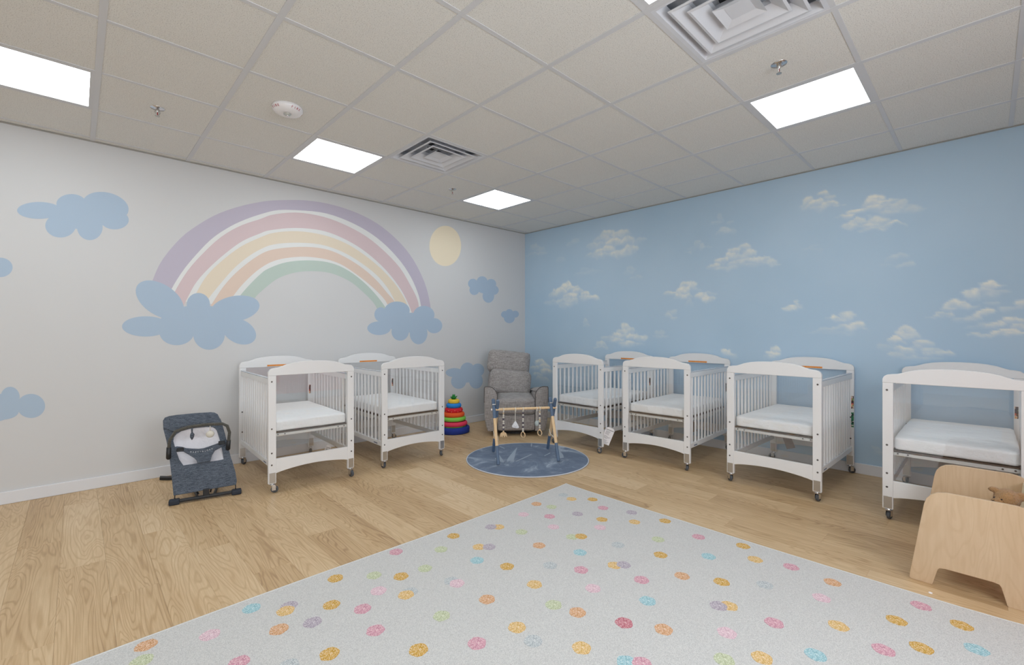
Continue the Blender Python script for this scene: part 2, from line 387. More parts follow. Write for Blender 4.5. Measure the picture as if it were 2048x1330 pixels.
# right wall: grid with a painted-cloud attribute
def bilinear_noise(shape, cell, rng):
    h, w = shape; gh, gw = int(h/cell)+3, int(w/cell)+3
    g = rng.random((gh, gw)); y = np.arange(h)/cell; x = np.arange(w)/cell
    yi, xi = y.astype(int), x.astype(int); fy, fx = y-yi, x-xi
    fy = fy*fy*(3-2*fy); fx = fx*fx*(3-2*fx)
    a = g[np.ix_(yi, xi)]; b = g[np.ix_(yi, xi+1)]; c = g[np.ix_(yi+1, xi)]; d = g[np.ix_(yi+1, xi+1)]
    FY, FX = fy[:, None], fx[None, :]
    return (a*(1-FX)+b*FX)*(1-FY)+(c*(1-FX)+d*FX)*FY
def sstep(a, b, x):
    t = np.clip((x-a)/(b-a), 0, 1); return t*t*(3-2*t)
PUFF4 = """650,330,45,32,8 750,330,55,28,7 600,370,40,30,5 680,390,45,25,8 780,375,40,25,7 870,375,50,18,4 550,420,45,25,5 630,450,60,28,7 740,470,55,28,8 810,435,45,28,7 545,485,45,18,5 600,490,50,14,5
105,425,25,22,4 150,445,25,22,4 120,475,60,12,3 400,380,25,16,3 375,400,30,14,3 305,515,22,18,2 490,600,40,20,2 545,610,45,14,2 450,625,40,12,2 820,585,25,22,3 800,610,35,14,2 860,645,35,12,3
1490,205,15,25,3 1450,240,30,10,3 1560,235,20,12,3 1520,295,28,18,5 1490,320,35,18,4 1550,300,25,20,3 1310,390,22,18,5 1345,425,20,22,4 1280,430,30,16,2 1385,420,30,8,3 1250,460,25,8,3
1665,430,45,22,8 1580,460,30,25,8 1545,490,30,22,8 1480,520,35,20,8 1430,560,45,18,7 1620,500,40,25,6 1710,470,40,25,7 1660,530,50,22,6 1740,520,45,20,8 1800,515,40,22,6 1850,535,45,16,5 1520,580,60,14,5 1580,550,50,20,5 1880,550,40,8,4 1700,560,60,10,3
345,715,25,28,9 395,730,30,20,7 300,755,40,28,8 430,750,28,18,8 485,775,25,24,9 370,790,40,24,8 240,780,25,18,5 540,795,35,16,8 245,830,45,16,4 390,825,35,22,6 340,855,40,20,5 320,820,40,20,5 480,800,40,14,5
1225,700,30,28,8 1275,710,28,22,7 1210,745,40,28,9 1120,768,45,14,7 1180,790,35,18,8 1240,780,35,18,6 1340,785,30,25,9 1395,805,40,20,8 1325,735,25,14,4 1250,830,25,25,4 1400,765,30,12,4
1120,905,28,16,5 1100,930,24,14,5 1145,945,22,14,5 485,970,18,20,4 490,1000,25,10,3
778,1015,28,22,8 750,1045,32,20,7 810,1045,30,20,6 715,1070,35,20,8 770,1080,40,20,5 660,1095,45,18,6 830,1080,35,20,8 890,1100,40,18,8 720,1110,45,16,6 800,1140,55,16,7 600,1140,30,18,6 590,1160,45,8,4 870,1140,40,10,4
1035,1060,25,18,4 1035,1080,50,8,3 1520,1200,28,20,8 1550,1225,35,18,5 1895,1175,30,20,8 1870,1205,40,15,8 1835,1225,30,12,5 145,1280,30,22,9 110,1315,30,14,8 185,1312,30,22,8 200,1345,35,18,8 130,1365,30,12,6 165,1400,35,20,5"""
PUFF5 = """330,150,28,18,8 380,175,35,16,6 240,210,30,28,7 300,215,30,18,8 375,220,45,18,8 430,225,30,6,5 240,245,35,14,4 330,245,50,12,4
680,185,40,28,9 640,215,40,28,7 730,205,45,14,8 650,250,45,24,7 545,260,50,18,9 490,295,45,14,8 720,240,30,18,5 800,235,40,24,7 880,245,60,18,5 930,250,45,12,4 570,320,40,14,9 520,350,45,20,8 680,325,50,24,8 630,350,45,18,7 740,350,40,18,7 795,338,40,10,8 640,380,80,10,5 760,270,50,14,4
285,485,25,12,2 300,510,30,10,2 230,500,30,6,2 5,585,25,20,6 810,545,38,14,4 770,560,25,18,3 870,595,45,14,5 820,605,25,8,3 740,605,30,6,2
165,845,20,14,7 195,860,28,12,7 120,870,35,12,8 165,878,50,10,6 400,935,32,14,8 485,935,32,24,7 435,955,35,14,5 540,990,48,22,8 485,1000,50,18,6 370,1010,50,14,6 280,1025,40,8,3 420,1035,80,10,3 600,1015,20,8,5
870,1020,42,26,8 840,1045,40,24,7 790,1080,42,20,9 890,1050,40,20,5 965,1095,50,20,8 720,1120,45,18,5 850,1135,45,14,8 790,1165,50,14,8 930,1120,40,16,5 1020,1140,40,16,7 1090,1155,40,14,8 960,1190,90,14,5 870,1160,50,14,4 1020,1160,50,12,5
1380,735,35,24,9 1430,732,35,8,8 1285,790,45,26,9 1350,770,35,20,5 1450,775,45,14,5 1390,800,50,20,3 1195,855,55,22,9 1255,865,40,14,6 1140,880,35,14,6 1100,922,55,16,9 1040,940,30,8,6 1370,905,50,18,9 1320,930,45,16,6 1400,850,50,12,4 1240,945,60,14,4 1405,980,60,16,8 1550,955,60,20,9 1600,850,35,24,8 1520,885,40,16,5 1580,1000,60,16,8 1480,1030,70,14,8 1330,1045,70,10,7 1270,1045,40,6,5 1570,1045,60,14,8 1540,880,60,10,3 1300,1000,60,8,3
660,1775,30,20,4 690,1800,35,12,3 1500,1300,80,14,3 1300,1330,80,12,3"""
def build_cloud_wall():
    ylo, st = Y0, .0125
    ny, nz = int(round(-ylo/st))+1, int(round(ROOM_Z/st))+1
    Y = np.linspace(ylo, 0, ny); Z = np.linspace(0, ROOM_Z, nz)
    YY, ZZ = np.meshgrid(Y, Z)
    rng = np.random.default_rng(5)
    def fbm(c): return (bilinear_noise((nz, ny), c, rng)-.5)+.5*(bilinear_noise((nz, ny), c/2, rng)-.5)+.3*(bilinear_noise((nz, ny), c/4, rng)-.5)
    wy, wz = fbm(6)*.055, fbm(6)*.055
    tex = fbm(5)
    cov = np.zeros_like(YY); warm = np.zeros_like(YY)
    puffs = []
    for txt, ox, oy, sc in ((PUFF4, 1040, 380, 3.694), (PUFF5, 1540, 340, 3.167)):
        for q in txt.split():
            x, y, rx, ry, s = map(float, q.split(','))
            u, v = ox+x/sc, oy+y/sc
            p = on_x(u, v); a = on_x(u-rx/sc, v); b = on_x(u+rx/sc, v); c = on_x(u, v-ry/sc); d = on_x(u, v+ry/sc)
            puffs.append((p.y, p.z, abs(a.y-b.y)/2, abs(c.z-d.z)/2, s/10))
    for cy, cz in ((-5.5, 1.9), (-5.7, 1.35), (-5.95, 2.25)):
        for k in range(9): puffs.append((cy+rng.normal()*.1, cz+rng.normal()*.05, .08, .04, .7))
    for cy, cz, ry, rz, s in puffs:
        ry *= 1.5; rz *= 1.45
        j0, j1 = np.searchsorted(Y, (cy-ry*2, cy+ry*2)); i0, i1 = np.searchsorted(Z, (cz-rz*2.4, cz+rz*2.4))
        if j1 <= j0 or i1 <= i0: continue
        sl = (slice(i0, i1), slice(j0, j1))
        dy = (YY[sl]+wy[sl]-cy)/ry; dz = (ZZ[sl]+wz[sl]*.6-cz)/rz
        d = np.sqrt(dy*dy+dz*dz)
        top = sstep(-1.0, .7, dz)
        a = sstep(1.12, .72, d)*(.34+.66*top)*s*(1+.8*tex[sl])
        a = np.clip(a, 0, 1)
        cov[sl] = 1-(1-cov[sl])*(1-a*.95)
        w = sstep(1.1, .7, d)*top*s
        warm[sl] = np.maximum(warm[sl]*(1-.5*sstep(1.1, .8, d)), w)
    me = bpy.data.meshes.new('wall_right')
    nv = ny*nz
    co = np.zeros((nv, 3), np.float32); co[:, 1] = YY.ravel(); co[:, 2] = ZZ.ravel()
    idx = np.arange(nv).reshape(nz, ny)
    q = np.stack([idx[:-1, :-1], idx[1:, :-1], idx[1:, 1:], idx[:-1, 1:]], -1).reshape(-1, 4)
    # solid backing slab so the wall has thickness
    bco = np.array([(0, ylo, 0), (0, 0, 0), (0, 0, ROOM_Z), (0, ylo, ROOM_Z), (T, ylo-T, -.0), (T, T, 0), (T, T, ROOM_Z+.3), (T, ylo-T, ROOM_Z+.3), (0, ylo, ROOM_Z+.3), (0, 0, ROOM_Z+.3)], np.float32)
    bf = np.array([(4, 5, 6, 7), (3, 2, 9, 8), (8, 9, 6, 7), (0, 4, 7, 8), (1, 9, 6, 5)], np.int64)+nv
    allco = np.vstack([co, bco]); allq = np.vstack([q, bf])
    me.vertices.add(len(allco)); me.vertices.foreach_set('co', allco.ravel())
    me.loops.add(allq.size); me.loops.foreach_set('vertex_index', allq.ravel().astype(np.int32))
    me.polygons.add(len(allq)); me.polygons.foreach_set('loop_start', np.arange(0, allq.size, 4, dtype=np.int32))
    me.update(calc_edges=True); me.validate()
    at = me.attributes.new('paint', 'FLOAT_COLOR', 'POINT')
    c4 = np.zeros((len(allco), 4), np.float32); c4[:nv, 0] = cov.ravel(); c4[:nv, 1] = warm.ravel(); c4[:, 3] = 1
    at.data.foreach_set('color', c4.ravel())
    m = bpy.data.materials.new('sky_mural_paint'); m.use_nodes = True; nt = m.node_tree; b = nt.nodes['Principled BSDF']; L = nt.links.new
    aa = N(nt, 'ShaderNodeAttribute', attribute_name='paint'); sp = nt.nodes.new('ShaderNodeSeparateColor'); L(aa.outputs['Color'], sp.inputs[0])
    tc = nt.nodes.new('ShaderNodeTexCoord')
    n = N(nt, 'ShaderNodeTexNoise', Scale=22., Detail=5., Roughness=.65); L(tc.outputs['Object'], n.inputs['Vector'])
    big = N(nt, 'ShaderNodeTexNoise', Scale=.9, Detail=3.); L(tc.outputs['Object'], big.inputs['Vector'])
    rb = ramp(nt, [(.3, lin((176, 202, 223))), (.7, lin((186, 209, 228)))]); L(big.outputs['Fac'], rb.inputs[0])
    ma = N(nt, 'ShaderNodeMath', operation='MULTIPLY_ADD'); ma.inputs[1].default_value = .9; ma.inputs[2].default_value = .55
    L(n.outputs['Fac'], ma.inputs[0])
    mm = N(nt, 'ShaderNodeMath', operation='MULTIPLY', use_clamp=True); L(sp.outputs[0], mm.inputs[0]); L(ma.outputs[0], mm.inputs[1])
    cl = nt.nodes.new('ShaderNodeMix'); cl.data_type = 'RGBA'; cl.inputs[6].default_value = (*lin((205, 220, 232)), 1); cl.inputs[7].default_value = (*lin((240, 239, 230)), 1)
    L(sp.outputs[1], cl.inputs[0])
    mx = nt.nodes.new('ShaderNodeMix'); mx.data_type = 'RGBA'; L(mm.outputs[0], mx.inputs[0]); L(rb.outputs[0], mx.inputs[6]); L(cl.outputs[2], mx.inputs[7])
    L(mx.outputs[2], b.inputs['Base Color']); b.inputs['Roughness'].default_value = .6; b.inputs['Specular IOR Level'].default_value = .25
    me.materials.append(m)
    o = bpy.data.objects.new('wall_right', me); COL.objects.link(o); tag(o, kind='structure')
build_cloud_wall()

# baseboards
def baseboard(name, x0, x1, y0, y1, side):
    h, t = .09, .014
    mb = MB().box(x0, x1, y0, y1, 0, h, bevel=.004)
    struct(name, mb, M_BASE)
baseboard('baseboard_left', X0, 0, -.014, 0, 0)
baseboard('baseboard_right', -.014, 0, Y0, -.014, 0)
baseboard('baseboard_rear', X0, 0, Y0, Y0+.014, 0)
baseboard('baseboard_side', X0, X0+.014, Y0, -.014, 0)

# floor: subfloor + planks running along y
floor = struct('floor', MB().box(X0-T, T, Y0-T, T, -.12, -.008), mat('subfloor', (120, 92, 66), rough=.8))
PW, PL = .178, 1.22
pm = MB().box(-PW/2+.0002, PW/2-.0002, -PL/2+.0002, PL/2-.0002, -.009, 0, bevel=.0004, seg=1).mesh('plank', M_FLOOR)
ncol = int(-X0/PW)+2
k = 0
for i in range(ncol):
    xx = -PW/2 - i*PW
    off = ((i*.397) % 1.)*PL
    y = off-PL/2
    while y - PL/2 > Y0 - PL*.5 - .1:
        if y-PL/2 < 0:
            yc = y
            me = pm
            hi, lo = yc+PL/2, yc-PL/2
            if hi > .02 or lo < Y0-.02 or xx-PW/2 < X0-.02:
                hi = min(hi, .005); lo = max(lo, Y0-.005); xl = max(xx-PW/2, X0-.005)
                if hi-lo < .02 or xx+PW/2-xl < .02: y -= PL; continue
                yc = (hi+lo)/2
                me = MB().box(xl-xx+.0003, PW/2-.0003, -(hi-lo)/2+.0003, (hi-lo)/2-.0003, -.009, 0, bevel=.0006, seg=1).mesh('plank', M_FLOOR)
            o = bpy.data.objects.new('plank', me); COL.objects.link(o); o.parent = floor; o.location = (xx, yc, 0)
        y -= PL

# ceiling
G = .6096; GX, GY = -4.8303, -1.9243
ceiling = struct('ceiling', MB().box(X0-T, T, Y0-T, T, ROOM_Z+.2, ROOM_Z+.3), mat('plenum', (90, 90, 90)))
gx = [GX+i*G for i in range(-6, 12) if X0 < GX+i*G < 0]; gy = [GY+j*G for j in range(-9, 6) if Y0 < GY+j*G < 0]
ex = [X0]+gx+[0]; ey = [Y0]+gy+[0]
def cell(x, y): return (round((x-GX)/G-.5), round((y-GY)/G-.5))
LIGHTS = [(-4, 1), (-1, 1), (2, 1), (5, 1), (-4, -4), (-1, -4), (2, -4), (5, -4)]
VENTS = [(3, 0), (3, -4)]
full = MB().box(-G/2+.008, G/2-.008, -G/2+.008, G/2-.008, .004, .02, bevel=.002, seg=1).mesh('ceiling_tile', M_TILE)
for a, b in zip(ex[:-1], ex[1:]):
    for c, d in zip(ey[:-1], ey[1:]):
        cx, cy = (a+b)/2, (c+d)/2
        isfull = abs(b-a-G) < 1e-3 and abs(d-c-G) < 1e-3
        ij = (round((a-GX)/G), round((c-GY)/G))
        if isfull and (ij in LIGHTS or ij in VENTS): continue
        me = full if isfull else MB().box((a-b)/2+.004, (b-a)/2-.004, (c-d)/2+.004, (d-c)/2-.004, .004, .02, bevel=.002, seg=1).mesh('ceiling_tile', M_TILE)
        o = bpy.data.objects.new('ceiling_tile', me); COL.objects.link(o); o.parent = ceiling; o.location = (cx, cy, ROOM_Z)
for x in gx:
    MB().box(x-.015, x+.015, Y0, 0, ROOM_Z, ROOM_Z+.03).build('main_tee', M_TEE, ceiling)
for y in gy:
    for a, b in zip(ex[:-1], ex[1:]):
        if b-a < .05: continue
        o = MB().box(a+.015, b-.015, y-.012, y+.012, ROOM_Z+.001, ROOM_Z+.03).build('cross_tee', M_TEE, ceiling)
struct('trim_1', MB().box(X0, 0, -.02, 0, ROOM_Z-.002, ROOM_Z+.001).box(X0, 0, -.003, 0, ROOM_Z-.001, ROOM_Z+.02), mat('wall_angle', (170, 168, 162)))
struct('trim_2', MB().box(-.02, 0, Y0, -.02, ROOM_Z-.002, ROOM_Z+.001).box(-.003, 0, Y0, -.02, ROOM_Z-.001, ROOM_Z+.02), mat('wall_angle'))

M_PANEL = mat('led_diffuser', (250, 250, 250), rough=.5, emit=((243, 251, 255), PANEL_EMIT))
LBL_L = {(-1, 1): 'lit square ceiling panel at the upper left, cut by the picture edge',
         (2, 1): 'lit square ceiling panel above the painted rainbow, left of the small vent',
         (5, 1): 'lit square ceiling panel nearest the room corner, above the painted sun',
         (5, -4): 'lit square ceiling panel at the right, beside the blue cloud wall',
         (2, -4): 'lit square ceiling panel at the top edge touching the large vent',
         (-4, 1): 'lit square ceiling panel farthest left, outside the picture beyond the white wall',
         (-1, -4): 'lit square ceiling panel directly above the photographer',
         (-4, -4): 'lit square ceiling panel behind and left of the photographer'}
for ij in LIGHTS:
    cx, cy = GX+(ij[0]+.5)*G, GY+(ij[1]+.5)*G
    t = thing('ceiling_light', LBL_L[ij], 'light', (cx, cy, ROOM_Z), group='recessed ceiling light panels')
    h = G/2-.011; w = h-.022
    MB().box(-h, h, -h, -w, .001, .02).box(-h, h, w, h, .001, .02).box(-h, -w, -w, w, .001, .02).box(w, h, -w, w, .001, .02).build('frame', M_TEE, t)
    MB().box(-w, w, -w, w, .006, .014).build('diffuser', M_PANEL, t)

def sq_frustum(mb, h0, z0, h1, z1, th=.003):
    """sheet between square half-size h0 at z0 and h1 at z1"""
    bm = mb.bm
    def ringv(h, z): return [bm.verts.new((sx*h, sy*h, z)) for sx, sy in ((-1, -1), (1, -1), (1, 1), (-1, 1))]
    A, B, C_, D = ringv(h0, z0), ringv(h1, z1), ringv(h0-th*.3, z0+th), ringv(h1-th*.3, z1+th)
    for i in range(4):
        j = (i+1) % 4
        bm.faces.new((A[i], A[j], B[j], B[i])); bm.faces.new((C_[i], D[i], D[j], C_[j])); bm.faces.new((A[i], C_[i], C_[j], A[j])); bm.faces.new((B[i], B[j], D[j], D[i]))
M_VENT = mat('vent_enamel', (212, 214, 220), rough=.35)
M_DUCT = mat('duct_grey', (206, 210, 216), rough=.5)
for ij, lb in (((3, 0), 'square louvred ceiling vent between two lit panels, above the rainbow'), ((3, -4), 'square louvred ceiling vent cut by the top edge of the picture')):
    cx, cy = GX+(ij[0]+.5)*G, GY+(ij[1]+.5)*G
    t = thing('ceiling_vent', lb, 'vent', (cx, cy, ROOM_Z), group='square louvred ceiling vents')
    h = G/2-.011
    mb = MB(); sq_frustum(mb, h, .001, h-.02, .001); sq_frustum(mb, h-.02, .001, .250, .040); mb.build('frame', M_VENT, t)
    MB().box(-h, h, -h, h, .085, .09).box(-h, -h+.004, -h, h, .03, .085).box(h-.004, h, -h, h, .03, .085).box(-h, h, -h, -h+.004, .03, .085).box(-h, h, h-.004, h, .03, .085).build('duct_box', M_DUCT, t)
    for r0, r1 in ((.236, .166), (.172, .102)):
        mb = MB(); sq_frustum(mb, r0, -.004, r0-.012, -.006); sq_frustum(mb, r0-.012, -.006, r1, .032); sq_frustum(mb, r1, .032, r1-.004, .05); mb.build('louvre', M_VENT, t)
    mb = MB(); sq_frustum(mb, .090, -.004, .050, .010); mb.box(-.052, .052, -.052, .052, .008, .012)
    mb.build('centre_louvre', M_VENT, t)
    MB().lathe([(0, .084), (.09, .084), (.09, .080), (0, .080)], 32).build('duct_opening', mat('duct_dark', (52, 54, 58), rough=.8), t)
    MB().box(-.23, .23, -.006, .006, .060, .075).box(-.006, .006, -.23, .23, .060, .075).build('spreader', M_VENT, t)

def sprinkler(u, v, lb):
    p = on_z(u, v, ROOM_Z-.004)
    t = thing('fire_sprinkler', lb, 'sprinkler', (p.x, p.y, ROOM_Z+.006), group='pendent fire sprinklers')
    MB().lathe([(.012, -.012), (.022, -.006), (.040, -.004), (.042, 0), (0, 0)], 28).build('escutcheon', M_CHROME, t, smooth=True)
    mb = MB().lathe([(0, -.030), (.006, -.030), (.009, -.022), (.012, -.018), (.012, 0), (0, 0)], 16)
    mb.tube([(-.010, 0, -.018), (-.014, 0, -.030), (-.006, 0, -.046), (0, 0, -.050)], .0025, 8).tube([(.010, 0, -.018), (.014, 0, -.030), (.006, 0, -.046), (0, 0, -.050)], .0025, 8)
    mb.build('frame_arms', M_METAL, t)
    mb = MB().lathe([(0, -.056), (.014, -.056), (.014, -.054), (.004, -.052), (0, -.050)], 16); mb.build('deflector', M_METAL, t)
    MB().lathe([(0, -.050), (.003, -.048), (.003, -.030), (0, -.030)], 8).build('glass_bulb', mat('red_bulb', (150, 40, 40), rough=.2), t)
sprinkler(315, 219, 'ceiling sprinkler head at the left, between the left light panel and the fire alarm')
sprinkler(905, 380, 'ceiling sprinkler head just left of the light panel nearest the corner')
sprinkler(1558, 131, 'ceiling sprinkler head at the right, between the large vent and right light panel')

# fire alarm
p = on_z(575, 219, ROOM_Z-.01)
t = thing('fire_alarm', 'round white ceiling fire alarm strobe with red FIRE lettering', 'fire alarm', (p.x, p.y, ROOM_Z+.006))
MB().lathe([(0, 0), (.088, 0), (.094, -.006), (.094, -.020), (.080, -.038), (.045, -.047), (.026, -.048), (.022, -.044), (0, -.044)], 48).build('body', mat('alarm_white', (232, 230, 232), rough=.35), t, smooth=True)
MB().lathe([(.016, -.044), (.024, -.046), (.024, -.050), (.016, -.054), (0, -.058)], 24).build('strobe_lens', mat('strobe_lens', (190, 192, 188), rough=.1, metal=.3), t, smooth=True)
MB().ball((0, 0, -.056), .007).build('flash_tube', M_CHROME, t, smooth=True)
def text_mesh(txt, size, m, parent, M, name, ext=.0004):
    cu = bpy.data.curves.new('txt', 'FONT'); cu.body = txt; cu.size = size; cu.align_x = 'CENTER'; cu.align_y = 'CENTER'; cu.extrude = ext
    o = bpy.data.objects.new('txt', cu); COL.objects.link(o)
    dg = bpy.context.evaluated_depsgraph_get(); me = bpy.data.meshes.new_from_object(o.evaluated_get(dg))
    bpy.data.objects.remove(o); bpy.data.curves.remove(cu)
    me.transform(M); me.materials.clear(); me.materials.append(m)
    q = bpy.data.objects.new(name, me); COL.objects.link(q); q.parent = parent
    return q
M_RED = mat('red_print', (170, 40, 60), rough=.5)
# lettering wrapped letter by letter round the rim, towards the camera
toc = math.atan2(CAM.y-p.y, CAM.x-p.x)
for ang0 in (toc+.62, toc-.95, toc+2.2):
    for i, ch in enumerate('FIRE'):
        a = ang0+(i-1.5)*.20
        n = Vector((math.cos(a)*.8, math.sin(a)*.8, -.6)).normalized()
        xx = Vector((-math.sin(a), math.cos(a), 0)); yy = n.cross(xx)
        if yy.z < 0: yy = -yy; 
        xx = yy.cross(n)
        pos = Vector((math.cos(a)*.0885, math.sin(a)*.0885, -.0285))
        M = Matrix.Translation(pos) @ Matrix((xx, yy, n)).transposed().to_4x4()
        text_mesh(ch, .021, M_RED, t, M, 'letter')

# ------------------------------------------------------------------ left wall mural (flat paint on the wall)
M_CLOUD = mat('mural_blue', (171, 190, 210), rough=.7)
M_WHITEPAINT = mat('mural_white', (228, 229, 228), rough=.7)
ZS = [0]
def paint(name, polys, m, off):
    """polys in picture-plane pixels mapped once onto the wall plane; 0.4 mm of paint proud of the wall"""
    bm = bmesh.new()
    for n, poly in enumerate(polys):
        y = -(off + n*.00002)
        vs = []
        for u, v in poly:
            q = on_y(u, v, 0.); vs.append(bm.verts.new((q.x, y, q.z)))
        bm.faces.new(vs)
    bmesh.ops.triangulate(bm, faces=bm.faces)
    me = bpy.data.meshes.new(name); bm.normal_update()
    for f in bm.faces:
        if f.normal.y > 0: f.normal_flip()
    bm.to_mesh(me); bm.free(); me.materials.append(m)
    o = bpy.data.objects.new(name, me); COL.objects.link(o); o.parent = wall_left
    return o
def ell(cx, cy, rx, ry, rot=0, n=40):
    a = math.radians(rot)
    return [(cx+rx*math.cos(2*PI*i/n)*math.cos(a)-ry*math.sin(2*PI*i/n)*math.sin(a), cy+rx*math.cos(2*PI*i/n)*math.sin(a)+ry*math.sin(2*PI*i/n)*math.cos(a)) for i in range(n)]
def conv(es, ox, oy, s): return [[(ox+x/s, oy+y/s) for x, y in e] for e in es]
C2 = (0, 360, 2.66); C3 = (500, 380, 2.771)
clouds = [
 ('painted_cloud', conv([ell(208, 162, 117, 45), ell(380, 127, 80, 52), ell(562, 140, 124, 74, 12), ell(610, 213, 75, 50), ell(478, 252, 68, 68), ell(322, 243, 81, 63), ell(440, 190, 150, 72)], *C2)),
 ('painted_cloud', conv([ell(0, 465, 67, 52)], *C2)),
 ('painted_cloud', conv([ell(54, 1156, 51, 56), ell(165, 1202, 75, 64), ell(-25, 1210, 95, 75), ell(10, 1230, 90, 45), ell(78, 1195, 46, 36)], *C2)),
 ('painted_cloud', conv([ell(850, 637, 142, 83, 32), ell(775, 779, 126, 54), ell(1055, 662, 62, 61), ell(1250, 685, 132, 68, -10), ell(1272, 805, 95, 64, 25), ell(1112, 822, 84, 81), ell(940, 810, 92, 69), ell(1060, 745, 205, 78)], *C2)),
 ('painted_cloud', conv([ell(715, 766, 65, 38), ell(725, 690, 36, 40), ell(815, 668, 70, 50), ell(963, 692, 59, 50), ell(1020, 752, 45, 42), ell(832, 785, 48, 50), ell(934, 795, 49, 60), ell(882, 735, 130, 55), ell(772, 712, 48, 38)], *C3)),
 ('painted_cloud', conv([ell(1235, 519, 27, 27), ell(1243, 555, 27, 27), ell(1286, 511, 31, 33), ell(1336, 521, 28, 28), ell(1352, 555, 26, 26), ell(1321, 588, 32, 37), ell(1300, 543, 45, 30)], *C3)),
 ('painted_cloud', conv([ell(1412, 690, 21, 19), ell(1437, 681, 21, 21), ell(1470, 688, 20, 19), ell(1437, 710, 30, 28)], *C3)),
 ('painted_cloud', conv([ell(1133, 1012, 49, 25), ell(1205, 1000, 40, 44), ell(1262, 998, 36, 36), ell(1156, 1060, 42, 42), ell(1252, 1057, 38, 44), ell(1200, 1035, 55, 32)], *C3)),
]
def pl(s): return [tuple(map(float, q.split(','))) for q in s.split()]
BANDS = [
 ('Po', "298,590 303.8,564.9 323.3,521.7 360.9,476.5 398.5,448.3 436,427.7 477.4,413.4 520,404 554,400.6 608.3,400.6 658.8,408.1 709.3,424 752.6,446 788.7,474.5 817.6,506.3 839.2,542.4 853.6,578.5 861.6,616.4 864,640"),
 ('Pi', "335,600 344,576.2 366.5,540.5 394.7,506.6 424.8,476.5 458.6,454 488.7,439.7 520,428.8 554,420.4 593.8,420.4 644.4,425.1 687.7,438.5 731,460.1 767,486.5 799.5,520.7 821.2,553.2 835.6,585.7 842.1,612.8 846,640"),
 ('Ko', "341,605 350.4,581.8 376,540.5 409.8,502.9 443.6,472.8 481.2,451.4 520,438.2 546.9,429 593.8,425.1 644.4,433 687.7,448.6 731,472 767,500.9 799.5,535.2 821.2,571.3 833.8,596.5 838,614.6 841,640"),
 ('Ki', "362,622 372.2,601.4 391,566.8 417.3,536.7 451.1,506.6 485,482.2 520,467 540,460.5 590.2,455.8 644.4,461.2 687.7,477.4 727.4,500.9 763.4,531.6 788.7,560.4 806.7,587.5 821.2,618.9 826,640"),
 ('Yo', "384,606 392.9,585.6 413.5,551.7 443.6,521.7 481.2,493.5 520,475 548,465.5 593.8,462.3 644.4,469.5 687.7,484.7 723.7,506.3 759.8,535.2 788.7,565.9 806.7,592.9 813.2,607.4 822,635"),
 ('Yi', "408,614 417.3,596.8 439.8,568.6 466.2,538.6 492.5,516 520,499 546.9,489 590.2,485.4 640.7,489 684,503.4 720.1,524.4 752.6,549.6 774.3,574.9 786.9,596.5 790.5,605.5 799,630"),
 ('Oo', "413,625 424.8,606.2 447.4,572.4 477.4,540.5 520,509 554.1,497.5 608.3,493.7 651.6,498.4 687.7,512.8 723.7,535.2 752.6,560.4 774.3,585.7 789.4,603.7 798,625"),
 ('Oi', "455,612 468,590 488.7,564.9 520,537 554.1,519.9 601,513.5 644.4,517.1 680.4,528 716.5,551.4 745.4,574.9 767,596.5 776,611 786,630"),
 ('Go', "466,612 481.2,590 500,568.6 520,549 536.1,537.5 572.2,524.6 619,520.7 662.4,526.1 698.5,542.4 731,567.7 756.2,594.7 772.5,617.5 782,635"),
 ('Gi', "495,615 507.5,598.7 520,585 554.1,558 590.2,545.2 626.3,542.4 662.4,546.7 698.5,562.2 723.7,582.1 745.4,603.7 754.4,618.2 764,638")]
B = {k: pl(v) for k, v in BANDS}
def resample(p, n=60):
    # Catmull-Rom through the points, evenly in parameter
    P = [np.array(q) for q in p]; P = [2*P[0]-P[1]]+P+[2*P[-1]-P[-2]]; out = []
    m = len(P)-3
    for k in range(n+1):
        t = k/n*m; i = min(int(t), m-1); t -= i
        a, b, c, d = P[i:i+4]
        out.append(tuple(.5*((2*b)+(-a+c)*t+(2*a-5*b+4*c-d)*t*t+(-a+3*b-3*c+d)*t**3)))
    return out
def strips(o, i):
    o, i = resample(o), resample(i)
    return [[o[k], o[k+1], i[k+1], i[k]] for k in range(len(o)-1)]
def paint_band(name, o, i, m, off, lb):
    bm = bmesh.new(); O, I = resample(o), resample(i)
    vo = [bm.verts.new((q.x, -off, q.z)) for q in (on_y(u, v) for u, v in O)]; vi = [bm.verts.new((q.x, -off, q.z)) for q in (on_y(u, v) for u, v in I)]
    for k in range(len(vo)-1): bm.faces.new((vo[k], vi[k], vi[k+1], vo[k+1]))
    me = bpy.data.meshes.new(name); bm.to_mesh(me); bm.free(); me.materials.append(m)
    q = bpy.data.objects.new(name, me); COL.objects.link(q); q.parent = wall_left; tag(q, lb)
paint_band('rainbow_ground', B['Pi'], B['Go'], M_WHITEPAINT, .0003, 'white paint between the rainbow bands')
for k, c, n in (('P', (190, 183, 199), 'lilac'), ('K', (214, 194, 197), 'pink'), ('Y', (228, 215, 195), 'pale yellow'), ('O', (223, 202, 188), 'peach'), ('G', (187, 202, 194), 'sage green')):
    paint_band('rainbow_band', B[k+'o'], B[k+'i'], mat('mural_'+n.replace(' ', '_'), c, rough=.7), .0006, n+' painted rainbow band')
for nm, ps in clouds: paint(nm, ps, M_CLOUD, .0009)
paint('painted_sun', conv([ell(1082, 310, 88, 112)], *C3), mat('mural_sun', (238, 224, 198), rough=.7), .0006)

